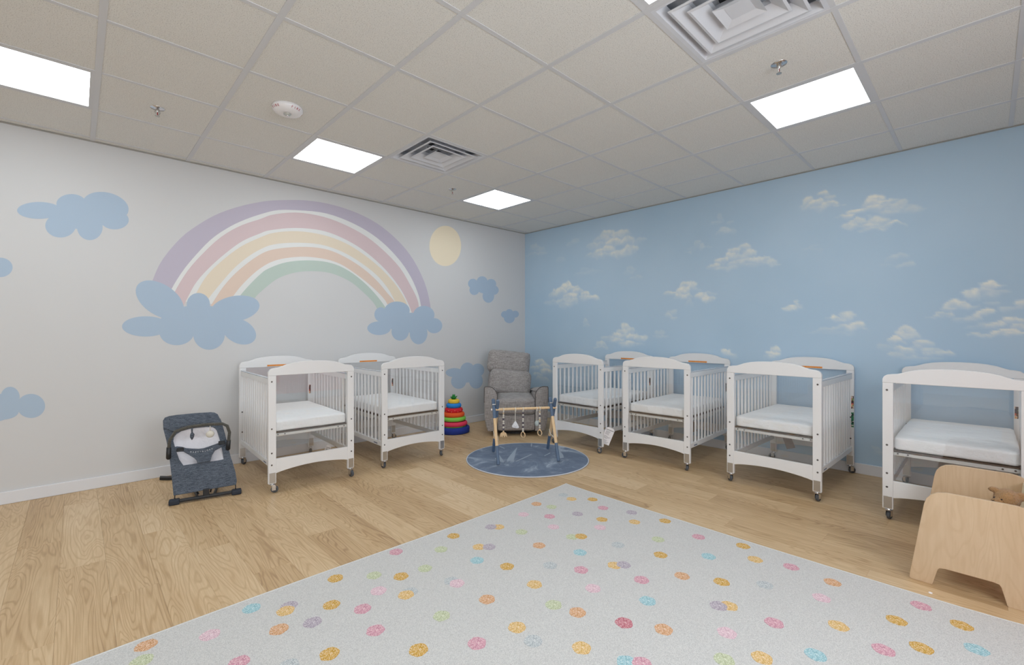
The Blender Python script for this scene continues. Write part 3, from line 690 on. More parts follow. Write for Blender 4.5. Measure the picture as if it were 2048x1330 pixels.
# ------------------------------------------------------------------ rugs
RX1, RY1, RX0, RY0 = -2.088, -2.525, -5.55, -4.965
rug = thing('polka_dot_rug', 'large cream rug with pastel polka dots in the foreground', 'rug', ((RX0+RX1)/2, (RY0+RY1)/2, 0))
cx, cy = rug.location.x, rug.location.y
hx, hy = (RX1-RX0)/2, (RY1-RY0)/2
RH = .008
def rug_outline(off):
    pts = []
    for k in range(41): pts.append((-hx+2*hx*k/40, -hy))
    for k in range(1, 41): pts.append((hx, -hy+2*hy*k/40))
    for k in range(1, 41): pts.append((hx-2*hx*k/40, hy))
    for k in range(1, 40): pts.append((-hx, hy-2*hy*k/40))
    out = []
    for x, y in pts:
        # corners pull out a little, edges wander by a few millimetres
        w = .006*math.sin(x*3.1+y*2.3)
        ax, ay = abs(x)/hx, abs(y)/hy
        ex_ = .022*(max(0, (ax-.8)/.2))**2*(max(0, (ay-.8)/.2))**2
        out.append((x*(1-off/hx)+math.copysign(ex_, x)+(w if ax > .99 and ay < .95 else 0), y*(1-off/hy)+math.copysign(ex_, y)+(w if ay > .99 and ax < .95 else 0)))
    return out
MB().prism([(x, y, 0.0005) for x, y in rug_outline(.004)], (0, 0, RH-.0005)).build('pile', M_RUG, rug)
MB().tube([(x, y, .005) for x, y in rug_outline(0)], .0045, 6, closed=True).build('binding', M_RUGEDGE, rug)
DOTS = """1126,990,S 1143,998,Z 1185,999,Y 1073,1008,O 1103,1014,G 1206,1016,P 1047,1029,L 1099,1033,P 1155,1028,V 1263,1025,V 1204,1039,Y 1269,1044,Z 1330,1042,Y 997,1054,Z 982,1054,V 1107,1054,L 1200,1055,L 1043,1064,G 1144,1074,G 1162,1073,Y 907,1072,Y 1316,1079,G 1397,1074,P 958,1094,Z 978,1094,V 1078,1091,O 1236,1090,S 1486,1092,Y 882,1099,G 792,1104,P 1160,1105,B 1321,1110,Y 1417,1113,B 1510,1119,Z 954,1121,B 1014,1133,Y 1100,1131,S 1162,1140,P 1229,1131,Z 1247,1130,V 1582,1134,P 850,1137,G 748,1151,G 802,1153,Y 671,1157,Y 1283,1160,P 1364,1152,O 1443,1164,Y 903,1162,S 914,1167,L 1530,1170,S 1665,1165,O 1069,1169,Z 1186,1177,L 757,1182,L 820,1184,S 812,1190,Z 1643,1196,L 974,1199,O 1107,1210,G 1295,1202,B 1458,1212,Z 1437,1212,V 503,1217,B 571,1222,Z 578,1212,V 663,1210,Y 725,1218,P 1842,1212,P 1155,1225,O 883,1232,G 1793,1241,Y 1248,1246,R 1548,1246,P 625,1245,V 1327,1259,O 1034,1255,Z 1677,1252,Z 1923,1251,Y 558,1259,O 751,1261,P 1454,1266,L 420,1270,L 1066,1282,S 954,1287,P 292,1291,O 1163,1296,Z 837,1300,Y 1767,1300,P 1843,1296,Y 1953,1299,B 659,1308,Y 1631,1310,B 1524,1316,Z 283,1322,G 1253,1325,B 1284,1328,P 1448,1320,G 478,1325,P 577,1332,S"""
pts = []
for n, q in enumerate(DOTS.split()):
    u, v, c = q.split(','); p = on_z(float(u), float(v), RH); pts.append((p.x, p.y, c))
rr = random.Random(3)
tries = 0
while len(pts) < 150 and tries < 6000:
    tries += 1
    x, y = rr.uniform(RX0+.08, RX1-.08), rr.uniform(RY0+.08, RY1-.08)
    V = Vector((x, y, 0))-CAM; dep = V.dot(FW)
    if dep > .1 and 665-F_PX*V.z/dep < 1345 and -40 < 1024+F_PX*V.dot(RT)/dep < 2090: continue
    if min((x-a)**2+(y-b)**2 for a, b, _ in pts) < .13**2: continue
    pts.append((x, y, rr.choice('YZOGPLVSB')))
for n, (x, y, c) in enumerate(pts):
    r0 = .036
    pp = []
    for k in range(28):
        a = 2*PI*k/28; r = r0*(1+.035*math.sin(5*a+n)+rr.uniform(-.03, .03)); pp.append((r*math.cos(a), r*math.sin(a), 0))
    MB().prism(pp, (0, 0, .0012+.00012*(n % 5))).build('dot', M_DOT[c], rug, loc=(x-cx, y-cy, RH))

M_BLUERUG = blue_rug_mat()
t = thing('round_rug', 'round grey-blue velour rug under the wooden baby gym', 'rug', (-1.755, -1.762, 0))
R = .59
MB().lathe([(0, .010), (R-.012, .010), (R-.006, .008), (R-.006, 0), (0, 0)], 96).build('pile', M_BLUERUG, t)
MB().torus((0, 0, .0055), R-.003, .0055, 96, 8).build('edge_piping', mat('rug_piping', (196, 200, 210), rough=.8), t, smooth=True)
# creases brushed in the pile
M_CREASE = mat('brushed_pile', (150, 164, 181), rough=.95, spec=.1, sheen=.1)
Rg = lambda x, y: on_z(960+x/7.39, 780+y/7.39, .0102)
for nm, pp in (('pile_mark', [(545, 850), (548, 860), (525, 930), (515, 985), (490, 1060), (440, 1045), (395, 1060), (405, 1020), (450, 960), (495, 905)]), ('pile_mark', [(275, 940), (300, 980), (355, 1055), (345, 1070), (240, 1040), (220, 1010), (260, 990)]), ('pile_mark', [(760, 945), (765, 955), (640, 1015), (530, 1060), (525, 1052), (640, 1000)]),
               ('pile_mark', [(755, 790), (772, 795), (762, 845), (750, 825)]), ('pile_mark', [(1150, 860), (1180, 900), (1230, 960), (1240, 1000), (1180, 1010), (1165, 930)]), ('pile_mark', [(295, 830), (365, 858), (360, 866), (290, 840)]), ('pile_mark', [(1035, 925), (1040, 935), (955, 975), (950, 968)])):
    q = [Rg(*a) for a in pp]
    MB().prism([(v.x-t.location.x, v.y-t.location.y, .0098) for v in q], (0, 0, .0009)).build(nm, M_CREASE, t)

# ------------------------------------------------------------------ cribs
CW, CL = .665, 1.025   # outer width, length
def picture_mat(name, cols):
    """small printed picture label: blocks of a few flat colours"""
    m = bpy.data.materials.new(name); m.use_nodes = True; nt = m.node_tree; L = nt.links.new
    tc = nt.nodes.new('ShaderNodeTexCoord'); v = nt.nodes.new('ShaderNodeTexVoronoi'); v.inputs['Scale'].default_value = 75.
    L(tc.outputs['Object'], v.inputs['Vector']); sp = nt.nodes.new('ShaderNodeSeparateColor'); L(v.outputs['Color'], sp.inputs[0])
    r = ramp(nt, [(i/len(cols), lin(c)) for i, c in enumerate(cols)]); r.color_ramp.interpolation = 'CONSTANT'
    L(sp.outputs[0], r.inputs[0]); L(r.outputs[0], nt.nodes['Principled BSDF'].inputs['Base Color'])
    return m
M_STICKER = picture_mat('picture_label', [(70, 52, 48), (206, 96, 84), (226, 170, 120), (120, 150, 90), (60, 40, 44), (214, 190, 170)])
M_STICKER2 = picture_mat('green_picture_label', [(24, 92, 66), (210, 214, 206), (40, 120, 80), (20, 50, 44), (196, 60, 60), (60, 130, 90)])
def build_crib(label, loc, rz, outer=False):
    root = thing('crib', label, 'crib', loc, rz, 'white wooden cribs on casters along the two painted walls')
    hw = CW/2
    # header outline (x, z)
    half = [(hw, .897), (hw, .922), (hw-.008, .938), (hw-.022, .949), (hw-.045, .954), (hw-.075, .957), (hw-.105, .967), (hw-.135, .979), (.15, .990), (.10, .996), (.05, .999), (0, 1.0)]
    out = half + [(-x, z) for x, z in half[-2::-1]]
    Bh = .055
    bb = [(hw-Bh, .258), (-hw+Bh, .258), (-hw+Bh, .148)] + [(-hw+Bh+(CW-2*Bh)*k/16, .148+.029*math.sin(PI*k/16)**.8) for k in range(1, 16)] + [(hw-Bh, .148)]
    for end, y in (('front', 0), ('back', CL-.028)):
        MB().prism([(x, y, z) for x, z in out], (0, .028, 0), bevel=.003).build('header', M_WHITE_WOOD, root)
        MB().prism([(x, y+.003, z) for x, z in bb], (0, .022, 0), bevel=.0015).build('bottom_board', M_WHITE_WOOD, root)
        MB().box(-hw+Bh-.004, hw-Bh+.004, y+.011, y+.015, .250, .902).build('clear_panel', M_CLEAR, root)
        for s in (-1, 1):
            xa, xb = sorted((s*hw, s*(hw-Bh)))
            po = MB().box(xa, xb, y, y+.028, .072, .8965, bevel=.003).build('post', M_WHITE_WOOD, root)
            yf = y-.0005 if end == 'front' else y+.0285
            yy = (y-.0025, y) if end == 'front' else (y-.0025, y)
            MB().box(xa+.006, xb-.006, y-.002, y+.0005, .078, .155, bevel=.0006, seg=1).build('caster_plate', M_METAL, po)
            scr = MB()
            for zz in (.85, .49, .305, .215):
                scr.lathe([(0, -.003), (.005, -.003), (.0065, -.0005), (.0065, .001)], 12, at=((xa+xb)/2+s*.004, y, zz), axis=Vector((0, 1, 0)))
            scr.build('screw_heads', M_SCREW, po)
            # caster
            cxx, cyy = s*(hw-.030), y+.014
            ang = {(-1, 'front'): .5, (1, 'front'): -.6, (-1, 'back'): 1.4, (1, 'back'): -1.2}[(s, end)] + loc[0]*2.1+loc[1]
            ca = MB()
            ca.lathe([(0, .072), (.011, .072), (.013, .068), (.013, .060), (.006, .058), (0, .058)], 16, at=(0, 0, 0))
            off = .012
            ca.box(-.0155, -.0125, -.004, .024, .020, .060, bevel=.001, seg=1).box(.0125, .0155, -.004, .024, .020, .060, bevel=.001, seg=1)
            ca.box(-.0165, .0165, -.016, .016, .060, .066, bevel=.001, seg=1)
            c = ca.build('caster', M_CHROME, root); c.location = (cxx, cyy, 0); c.rotation_euler = (0, 0, ang)
            w = MB().lathe([(.0, -.011), (.020, -.011), (.0255, -.008), (.0270, 0), (.0255, .008), (.020, .011), (0, .011)], 24, at=(0, .016, .0272), axis=Vector((1, 0, 0))).build('wheel', M_WHEEL, c, smooth=False)
            MB().lathe([(.0, -.0118), (.015, -.0118), (.017, 0), (.015, .0118), (0, .0118)], 20, at=(0, .016, .0272), axis=Vector((1, 0, 0))).build('hub', M_BLACK, c)
    # slatted sides
    slat = MB().box(-.0075, .0075, -.0095, .0095, .236, .828, bevel=.003, seg=1).mesh('slat', M_WHITE_WOOD)
    for s in (-1, 1):
        x = s*(hw-.024)
        tr = MB().box(x-.0115, x+.0115, .0275, CL-.0275, .825, .868, bevel=.003).build('top_rail', M_WHITE_WOOD, root)
        sd = MB().box(x-.0115, x+.0115, .0275, CL-.0275, .195, .238, bevel=.003).build('bottom_rail', M_WHITE_WOOD, root)
        MB().box(x-.012, x+.012, .029, CL-.029, .868, .876, bevel=.002, seg=1).build('teething_strip', mat('teething_strip', (190, 196, 206), rough=.15), tr)
        MB().box(x+s*.0115-(.0008), x+s*.0115+.0008, .12, .19, .206, .216).build('maker_badge', mat('badge', (110, 116, 135), rough=.4), sd)
        n = 12
        for k in range(n):
            y = .028+(CL-.056)*(k+1)/(n+1)
            q = bpy.data.objects.new('slat', slat); COL.objects.link(q); q.parent = sd; q.location = (x, y, 0)
    # mattress support
    MB().box(-hw+.045, hw-.045, .032, .036, .424, .446).box(-hw+.045, hw-.045, .032, .050, .443, .446).box(-hw+.045, hw-.045, CL-.036, CL-.032, .424, .446).box(-hw+.045, -hw+.050, .036, CL-.036, .424, .446).box(hw-.050, hw-.045, .036, CL-.036, .424, .446).build('mattress_support', mat('support_enamel', (214, 212, 208), rough=.4), root)
    MB().box(-hw+.048, hw-.048, .038, CL-.038, .4465, .455).build('support_board', M_DARKBOARD, root)
    bl = MB()
    for xx in (-hw+.075, -hw+.125, hw-.125, hw-.075): bl.lathe([(0, -.002), (.005, -.002), (.005, .001)], 10, at=(xx, .031, .436), axis=Vector((0, 1, 0)))
    bl.build('support_bolts', M_SCREW, root)
    lab = MB().box(-.10, .10, CL-.0297, CL-.028, .902, .917).build('warning_label', M_ORANGE, root)
    tag(lab, 'long orange warning label')
    for xx, zz, h, mm in (((hw-.010, .62, .11, M_STICKER), (hw-.010, .47, .13, M_STICKER2)) if outer else ((hw-.042, .655, .085, M_STICKER),)):
        MB().box(xx-.009, xx+.009, CL-.0297, CL-.028, zz-h/2, zz+h/2).build('picture_sticker', mm, root)
    # sprung struts under the support
    for s in (-1, 1): MB().box(s*(hw-.063)-.003, s*(hw-.063)+.003, CL*.5-.2, CL*.5+.2, .40, .424).build('under_rail', mat('support_enamel'), root)
    return root
def mattress(label, loc, rz, seed):
    m = MB()
    # thin rounded pad, fitted sheet pulled down at the corners
    m.soft((0, .5125, .500), (.556, .95, .088), .020, n=26, crown=(.003, .003, .006), wr=.0038, wf=7, seed=seed)
    mt = m.build('mattress', M_SHEET, None, smooth=True)
    mt.location = loc; mt.rotation_euler = (0, 0, rz)
    tag(mt, label, 'mattress', 'white sheeted crib mattresses')
    hx_, hy_ = .278-.002, .475-.002
    pts = []
    for k in range(0, 200):
        a = 2*PI*k/200; c_, s_ = math.cos(a), math.sin(a); e = .22
        x = hx_*math.copysign(abs(c_)**e, c_); y = hy_*math.copysign(abs(s_)**e, s_)
        pts.append((x, .5125+y, .531+.001*math.sin(k*.7)))
    MB().tube(pts, .0028, 6, closed=True).build('seam', M_SHEET, mt, smooth=True)
def crib(n, label, mlabel, fx, fy, rz, outer=False):
    c = build_crib(label, (fx, fy, 0), rz, outer); mattress(mlabel, (fx, fy, 0), rz, n*3.7)
    return c
D = math.radians
c1 = crib(1, 'white crib nearest the baby bouncer, farthest left along the rainbow wall', 'white mattress in the crib beside the baby bouncer', -3.538, -1.098, D(-1.9))
c2 = crib(2, 'white crib under the right end of the rainbow, beside the stacking ring toy', 'white mattress in the crib beside the stacking ring toy', -2.610, -1.112, D(-1.4))
c3 = crib(3, 'white crib right of the grey armchair with a paper tag on its rail', 'white mattress in the crib just right of the grey armchair', -1.100, -1.846, D(-90.3))
c4 = crib(4, 'second white crib from the armchair on the blue wall, partly hiding the tagged crib', 'white mattress in the second crib from the armchair on the blue wall', -1.042, -2.716, D(-87.8))
c5 = crib(5, 'third white crib from the armchair on the blue wall, its stickered rear post in view', 'white mattress in the third crib from the armchair on the blue wall', -1.048, -3.698, D(-91.5), True)
c6 = crib(6, 'white crib at the right picture edge behind the plywood toddler bench', 'white mattress in the crib behind the plywood toddler bench', -1.085, -4.708, D(-90))

def hang_tag(root, x, y, z, w, h, tilt, rz=0, dark=False, label=None):
    """paper tag on a loop hanging from the rail, in the crib's own coordinates"""
    R = Matrix.Translation((x, y, z)) @ Matrix.Rotation(rz, 4, 'Z') @ Matrix.Rotation(tilt, 4, 'Y')
    t = bmesh.new()
    o = MB().prism([(-w/2, 0, -.012), (-w/2+.012, 0, 0), (w/2-.012, 0, 0), (w/2, 0, -.012), (w/2, 0, -h), (-w/2, 0, -h)], (0, .0012, 0)).build('hanging_tag', M_PAPER if not dark else mat('brown_paper', (150, 132, 120), rough=.8), root)
    o.data.transform(R)
    if label: tag(o, label)
    pr = MB()
    if not dark:
        pr.box(-w/2+.004, w/2-.004, -.0006, -.0001, -.024, -.020)
        rr = random.Random(5)
        for k in range(12):
            zz = -.034-k*(h-.045)/12
            if k % 4 == 3: continue
            pr.box(-w/2+.008, w/2-.008-rr.uniform(.0, .03), -.0006, -.0001, zz-.0012, zz+.0012)
        q = pr.build('printing', M_INK, o); q.data.transform(R)
    MB().tube([R @ Vector((0, .001, -.008)), R @ Vector((.004, 0, .010)), R @ Vector((0, .0, .022))], .0008, 5).build('string', M_ROPE, o)
# the large paper tag tied to the third crib's bottom rail, turned to the room
def big_tag(root):
    o3 = on_y(1222, 856, -2.222); right = (RT*.99+FW*-.05).normalized()
    R3 = Matrix.Translation(o3) @ Matrix((right, right.cross(Vector((0, 0, -1))).normalized(), Vector((0, 0, 1)))).transposed().to_4x4() @ Matrix.Rotation(D(22), 4, 'Y')
    M = root.matrix_world.inverted() @ R3
    w, h = .092, .175
    o = MB().prism([(-w/2, 0, -.016), (-w/2+.016, 0, 0), (w/2-.016, 0, 0), (w/2, 0, -.016), (w/2, 0, -h), (-w/2, 0, -h)], (0, .0012, 0)).build('hanging_tag', M_PAPER, root)
    tag(o, 'white printed paper tag'); o.data.transform(M)
    rr = random.Random(5); dk, ln = MB(), MB()
    for sgn in (-.0006, .0013):
        y0, y1 = sorted((sgn, sgn+(.0004 if sgn > 0 else -.0004)))
        dk.box(-w/2+.004, w/2-.004, y0, y1, -.028, -.024)
        for k in range(16):
            zz = -.040-k*.0085
            if k in (5, 10): continue
            ln.box(-w/2+.010, w/2-.012-rr.uniform(0, .035), y0, y1, zz-.0012, zz+.0012)
    q = dk.build('black_rule', M_INKDARK, o); q.data.transform(M)
    q = ln.build('printing', M_INK, o); q.data.transform(M)
    MB().tube([M @ Vector((0, .001, -.008)), M @ Vector((.003, 0, .012)), M @ Vector((0, .02, .03))], .0009, 5).build('string', M_ROPE, o)
bpy.context.view_layer.update()
big_tag(c3)
hang_tag(c1, .25, .35, .21, .055, .085, D(25), rz=D(10), label='small pale paper tag')
hang_tag(c4, .03, .75, .30, .060, .11, D(-20), rz=D(0), dark=True, label='brown paper tag')
hang_tag(c5, -.12, .75, .30, .070, .12, D(-20), rz=D(0), dark=True, label='brown paper tag')

# ------------------------------------------------------------------ armchair
def armchair():
    rz = D(-41)
    t = thing('armchair', 'grey linen swivel recliner in the room corner between the two rows of cribs', 'armchair', (-1.175, -1.015, 0), rz)
    S = .375
    # side profile of the arm front (x, z), right hand side
    def arm(s):
        prof = [(.335, .062), (.352, .11), (.366, .17), (.375, .25), (.378, .40), (.377, .575), (.372, .585)]
        prof += [(.33, .588)] + [(.33-.105*math.sin(a*PI/2/8), .588-.115*(1-math.cos(a*PI/2/8))) for a in range(1, 9)]
        prof += [(.225, .30), (.225, .062)]
        P = [(s*x, 0, z) for x, z in prof]
        mb = MB(); mb.prism(P, (0, .74, 0), bevel=.012)
        for v in mb.bm.verts:
            f = max(0, v.co.y)/.74
            if v.co.z > .3: v.co.z -= .095*f*(v.co.z-.3)/.28
            if abs(v.co.x) > .24: v.co.x -= math.copysign(.03*f, v.co.x)
        o = mb.build('arm', M_GREY, t); smooth_angle(o, 35)
        pp = [Vector((s*x, .004, z)) for x, z in prof[4:-1]]
        MB().tube(pp, .004, 6).build('piping', M_GREYDK, o)
    arm(-1); arm(1)
    o = MB().soft((0, .034+.02, .165), (.44, .08, .20), .02, n=10, crown=(0, .008, 0)).build('front_panel', M_GREY, t, smooth=True)
    MB().box(-.235, .235, .06, .74, .09, .28, bevel=.02).build('frame', M_GREY, t)
    o = MB().soft((0, .300, .352), (.462, .62, .190), .045, n=16, crown=(0, .006, .014), wr=.002, wf=5).build('seat_cushion', M_GREY, t, smooth=True)
    MB().tube([(-.20, -.006, .262), (-.1, -.014, .256), (0, -.016, .254), (.1, -.014, .256), (.20, -.006, .262)], .0035, 6).build('seam', M_GREYDK, o)
    roll = Matrix.Rotation(D(6.0), 3, 'Y')
    lean = Matrix.Rotation(D(-14), 3, 'X')
    Rr = roll @ lean
    o = MB().soft((-.048, .600, .568), (.53, .15, .33), .06, n=16, crown=(.01, .025, .012), wr=.003, wf=6, rot=Rr).build('lumbar_cushion', M_GREY, t, smooth=True)
    o = MB().soft((-.068, .690, .832), (.535, .14, .292), .055, n=16, crown=(.008, .02, .004), wr=.003, wf=6, rot=Rr, seed=4).build('head_cushion', M_GREY, t, smooth=True)
    o = MB().soft((-.058, .745, .65), (.535, .10, .66), .04, n=10, rot=Rr, crown=(0, .02, 0)).build('back_shell', M_GREY, t, smooth=True)
    MB().lathe([(0, 0), (.27, 0), (.27, .02), (.10, .03), (.10, .062), (0, .062)], 40, at=(0, .42, 0)).build('swivel_base', M_BLACK, t)
    MB().box(-.30, .30, .05, .72, .045, .092, bevel=.01).build('underframe', M_BLACK, t)
armchair()

# ------------------------------------------------------------------ stacking ring toy
def ringtoy():
    t = thing('stacking_toy', 'colourful fruit stacking ring toy with green leaves on top beside the crib', 'toy', (-1.560, -.305, 0))
    def plush(n, c, lb, z0, z1, R, wob=None, flat=.72, dx=0):
        r = (z1-z0)/2/ .95
        o = MB().torus((dx, 0, (z0+z1)/2), R-r*1.0, r*1.0, 40, 14, sz=1., wob=wob).build('ring', mat(n, c, rough=.85, bump=(60, .3, .004)), t, smooth=True)
        tag(o, lb); return o
    M = mat('blue_base_fabric', (24, 50, 140), rough=.8, vary=(30, .15))
    o = MB().lathe([(0, .001), (.18, .001), (.193, .008), (.195, .04), (.193, .066), (.18, .076), (0, .078)], 48).build('base', M, t, smooth=True); tag(o, 'dark blue padded base')
    MB().lathe([(0, .07), (.04, .07), (.03, .40), (0, .40)], 20).build('core', mat('core_fabric', (230, 180, 70), rough=.9), t, smooth=True)
    o = plush('melon_pink', (228, 60, 92), 'pink watermelon ring', .085, .140, .168)
    q = MB().torus((0, 0, .088), .122, .030, 40, 10, wob=lambda a: 1+.12*math.sin(11*a)).build('rind', mat('melon_rind', (110, 176, 60), rough=.8, vary=(35, .5)), o, smooth=True)
    plush('maroon_felt', (120, 24, 26), 'thin dark red ring', .126, .152, .145)
    o = plush('kiwi_green', (132, 208, 84), 'light green ring', .146, .196, .150)
    o = plush('orange_red', (232, 92, 38), 'orange ring', .190, .250, .134)
    MB().torus((0, 0, .228), .112, .018, 40, 8).build('pale_stripe', mat('orange_pale', (245, 150, 80), rough=.8), o, smooth=True)
    o = plush('strawberry_red', (214, 26, 44), 'red strawberry ring with white seeds', .246, .303, .112, wob=lambda a: 1+.04*math.sin(7*a))
    sd = MB()
    for k in range(18):
        a = 2*PI*k/18; sd.ball((.1115*math.cos(a), .1115*math.sin(a), .272+.008*(-1)**k), .0032, sub=1)
    sd.build('seeds', mat('seed_white', (240, 232, 214)), o)
    lf = MB()
    for k in range(8):
        a = 2*PI*k/8
        lf.ball((.082*math.cos(a), .082*math.sin(a), .298), .024, sc=(1, .8, .22), rot=Matrix.Rotation(a, 3, 'Z') @ Matrix.Rotation(.45, 3, 'Y'), sub=2)
    lf.build('leaf_collar', mat('leaf_pale', (150, 200, 90), rough=.8), o, smooth=True)
    plush('blueberry_blue', (36, 132, 214), 'blue ring', .300, .357, .094)
    plush('pineapple_yellow', (238, 200, 66), 'yellow top ring', .352, .405, .072)
    M = mat('leaf_green', (22, 130, 52), rough=.7)
    lv = MB()
    for k in range(9):
        a = 2*PI*k/9; tip = Vector((.045*math.cos(a), .045*math.sin(a), .428+.008*(k % 3)))
        b0 = Vector((.012*math.cos(a), .012*math.sin(a), .40))
        mid = (b0+tip)/2+Vector((0, 0, .012))
        lv.tube([b0, mid, tip], [.007, .0105, .001], 6)
    for k in range(5):
        a = 2*PI*k/5+.3
        lv.tube([(0, 0, .40), (.008*math.cos(a), .008*math.sin(a), .435), (.016*math.cos(a), .016*math.sin(a), .466)], [.008, .010, .001], 6)
    lv.build('leaves', M, t, smooth=True)
ringtoy()

# ------------------------------------------------------------------ baby gym
def gym():
    A = Vector((-1.998, -1.571, 0)); Bp = Vector((-1.513, -1.876, 0)); ax = (Bp-A).normalized(); nn = Vector((-ax.y, ax.x, 0))
    t = thing('baby_gym', 'wooden A-frame baby gym with slate blue leg ends on the round rug', 'baby gym', (0, 0, 0))
    gz = .010
    for c, s0 in ((A, -1), (Bp, 1)):
        half = .240
        for k, s in enumerate((-1, 1)):
            off = ax*(.0165*(1 if s > 0 else -1))
            foot = c - nn*.008 + nn*s*half + off + Vector((0, 0, gz+.012)); 
            d = (Vector((c.x, c.y, .50))+off - foot); top = foot + d*(.577-foot.z)/(.50-foot.z)
            P = lambda f: foot+(top-foot)*f
            leg = MB().tube([P(.27), P(.69)], .0148, 16).build('leg', M_BEECH, t, smooth=False); smooth_angle(leg)
            MB().tube([foot, P(.27)], .0153, 16).build('painted_foot', M_BLUEPAINT, leg)
            MB().tube([P(.69), P(.985), P(1.)], [.0170, .0170, .013], 16).build('painted_top', M_BLUEPAINT, leg)
    zb = Vector((0, 0, .482))
    o = MB().tube([A+zb-ax*.035, Bp+zb+ax*.035], .0125, 18).build('crossbar', M_BEECH, t); smooth_angle(o)
    for e, s in ((A, -1), (Bp, 1)):
        MB().lathe([(0, 0), (.011, 0), (.011, .006), (.008, .010), (0, .011)], 16, at=e+zb+ax*s*.034, axis=ax*s).build('end_cap', M_PAPER, t, smooth=True)
        b = e+Vector((0, 0, .53))
        MB().tube([b-ax*.03, b+ax*.03], .006, 10).build('bolt', M_METAL, t)
        # cord between the legs
        q0 = e-nn*.12+Vector((0, 0, .24)); q1 = e+nn*.12+Vector((0, 0, .24))
        pts = [q0+(q1-q0)*f+Vector((0, 0, -.045*math.sin(PI*f)+.006*math.sin(f*14))) for f in [i/14 for i in range(15)]]
        MB().tube(pts, .0028, 6).tube([q0+Vector((0, 0, .012)), q0, q0+Vector((.004, -.004, -.03))], .0035, 6).build('cord', M_ROPE, t, smooth=True)
    M_BW = mat('bead_white', (228, 224, 214), rough=.5); M_BG = mat('bead_grey', (92, 84, 96), rough=.5); M_BN = mat('bead_natural', (222, 196, 156), rough=.5)
    def hook(mb, c): mb.torus((c.x, c.y, .472), .021, .0036, 24, 8, axis=ax)
    def strand(name, lb, fr, seq, ring):
        c = A+(Bp-A)*fr
        th = thing('hanging_toy', lb, 'toy', (0, 0, 0), group='toys hanging from the baby gym bar')
        mb = MB(); hook(mb, c); mb.build('loop', M_BW, th, smooth=True)
        z = .450
        MB().tube([(c.x, c.y, .452), (c.x, c.y, .262)], .0015, 6).build('string', M_ROPE, th)
        for q in seq:
            r = {'w': .0098, 'g': .0108, 'n': .0088}[q]; z -= r
            MB().ball((c.x, c.y, z), r, sc=(1, 1, .86), sub=2).build('bead', {'w': M_BW, 'g': M_BG, 'n': M_BN}[q], th, smooth=True); z -= r*.92
        if ring == 'ring': o = MB().torus((c.x, c.y, z-.028), .026, .0052, 28, 8, axis=(Vector((.6, .7, 0)) if fr > .8 else ax*.8+nn*.55)); o.build('ring', M_BEECH, th, smooth=True)
        else:
            # elephant-like arch teether: arch with a hole and trunk nub
            out = [(-.030, -.020), (-.030, .002), (-.024, .018), (-.010, .026), (.010, .026), (.024, .018), (.030, .002), (.034, -.018), (.026, -.022), (.020, -.006), (.014, -.022), (.004, -.022), (.004, -.008), (-.006, -.008), (-.006, -.022), (-.016, -.022), (-.018, -.006), (-.022, -.020)]
            MB().prism([Vector((c.x, c.y, z-.026))+ax*x*1.1+Vector((0, 0, y))-nn*.004 for x, y in out], nn*.010, bevel=.002).build('teether', M_BEECH, th)
    strand('a', 'leftmost bead strand on the baby gym, ending in a small arched wooden teether', .135, 'nwwgwwgwgn', 'arch')
    strand('b', 'middle bead strand on the baby gym, ending in a thin wooden ring', .475, 'gwgwwgwgww', 'ring')
    strand('c', 'rightmost bead strand on the baby gym, ending in a round wooden ring', .77, 'nwgwnngwwn', 'ring')
    c = A+(Bp-A)*.34
    th = thing('hanging_toy', 'white triangular plush with a small face hanging from the baby gym', 'toy', (0, 0, 0), group='toys hanging from the baby gym bar')
    mb = MB(); hook(mb, c); mb.build('loop', M_BW, th, smooth=True)
    MB().tube([(c.x, c.y, .452), (c.x, c.y, .355)], .0028, 6).build('string', M_ROPE, th)
    o = MB().prism([Vector((c.x, c.y, 0))+ax*x+Vector((0, 0, z))-nn*.012 for x, z in ((-.004, .360), (.006, .360), (.022, .335), (.036, .306), (.034, .296), (.018, .292), (-.018, .300), (-.033, .306), (-.034, .316), (-.020, .338))], nn*.024, bevel=.006).build('body', mat('plush_white', (226, 228, 232), rough=.95, bump=(120, .5, .003)), th, smooth=True)
    mb = MB()
    for x in (-.012, .010): mb.ball(Vector((c.x, c.y, .318))+ax*x-nn*.0125, .0022, sub=1)
    mb.tube([Vector((c.x, c.y, .311))+ax*x-nn*.0126+Vector((0, 0, z)) for x, z in ((-.007, 0), (-.001, -.003), (.006, 0))], .0009, 5)
    mb.build('face', M_INKDARK, th)
    c = A+(Bp-A)*.72+nn*.006
    th = thing('hanging_toy', 'pale grey round plush hanging behind the rightmost bead strand', 'toy', (0, 0, 0), group='toys hanging from the baby gym bar')
    mb = MB(); hook(mb, c); mb.build('loop', M_BW, th, smooth=True)
    MB().tube([(c.x, c.y, .452), (c.x, c.y, .355)], .0016, 6).build('string', M_ROPE, th)
    MB().ball((c.x, c.y, .330), .027, sc=(.75, .75, 1.05)).ball((c.x+.012, c.y-.012, .350), .010, sub=2).build('body', mat('plush_grey', (176, 186, 186), rough=.95, bump=(120, .5, .003)), th, smooth=True)
gym()

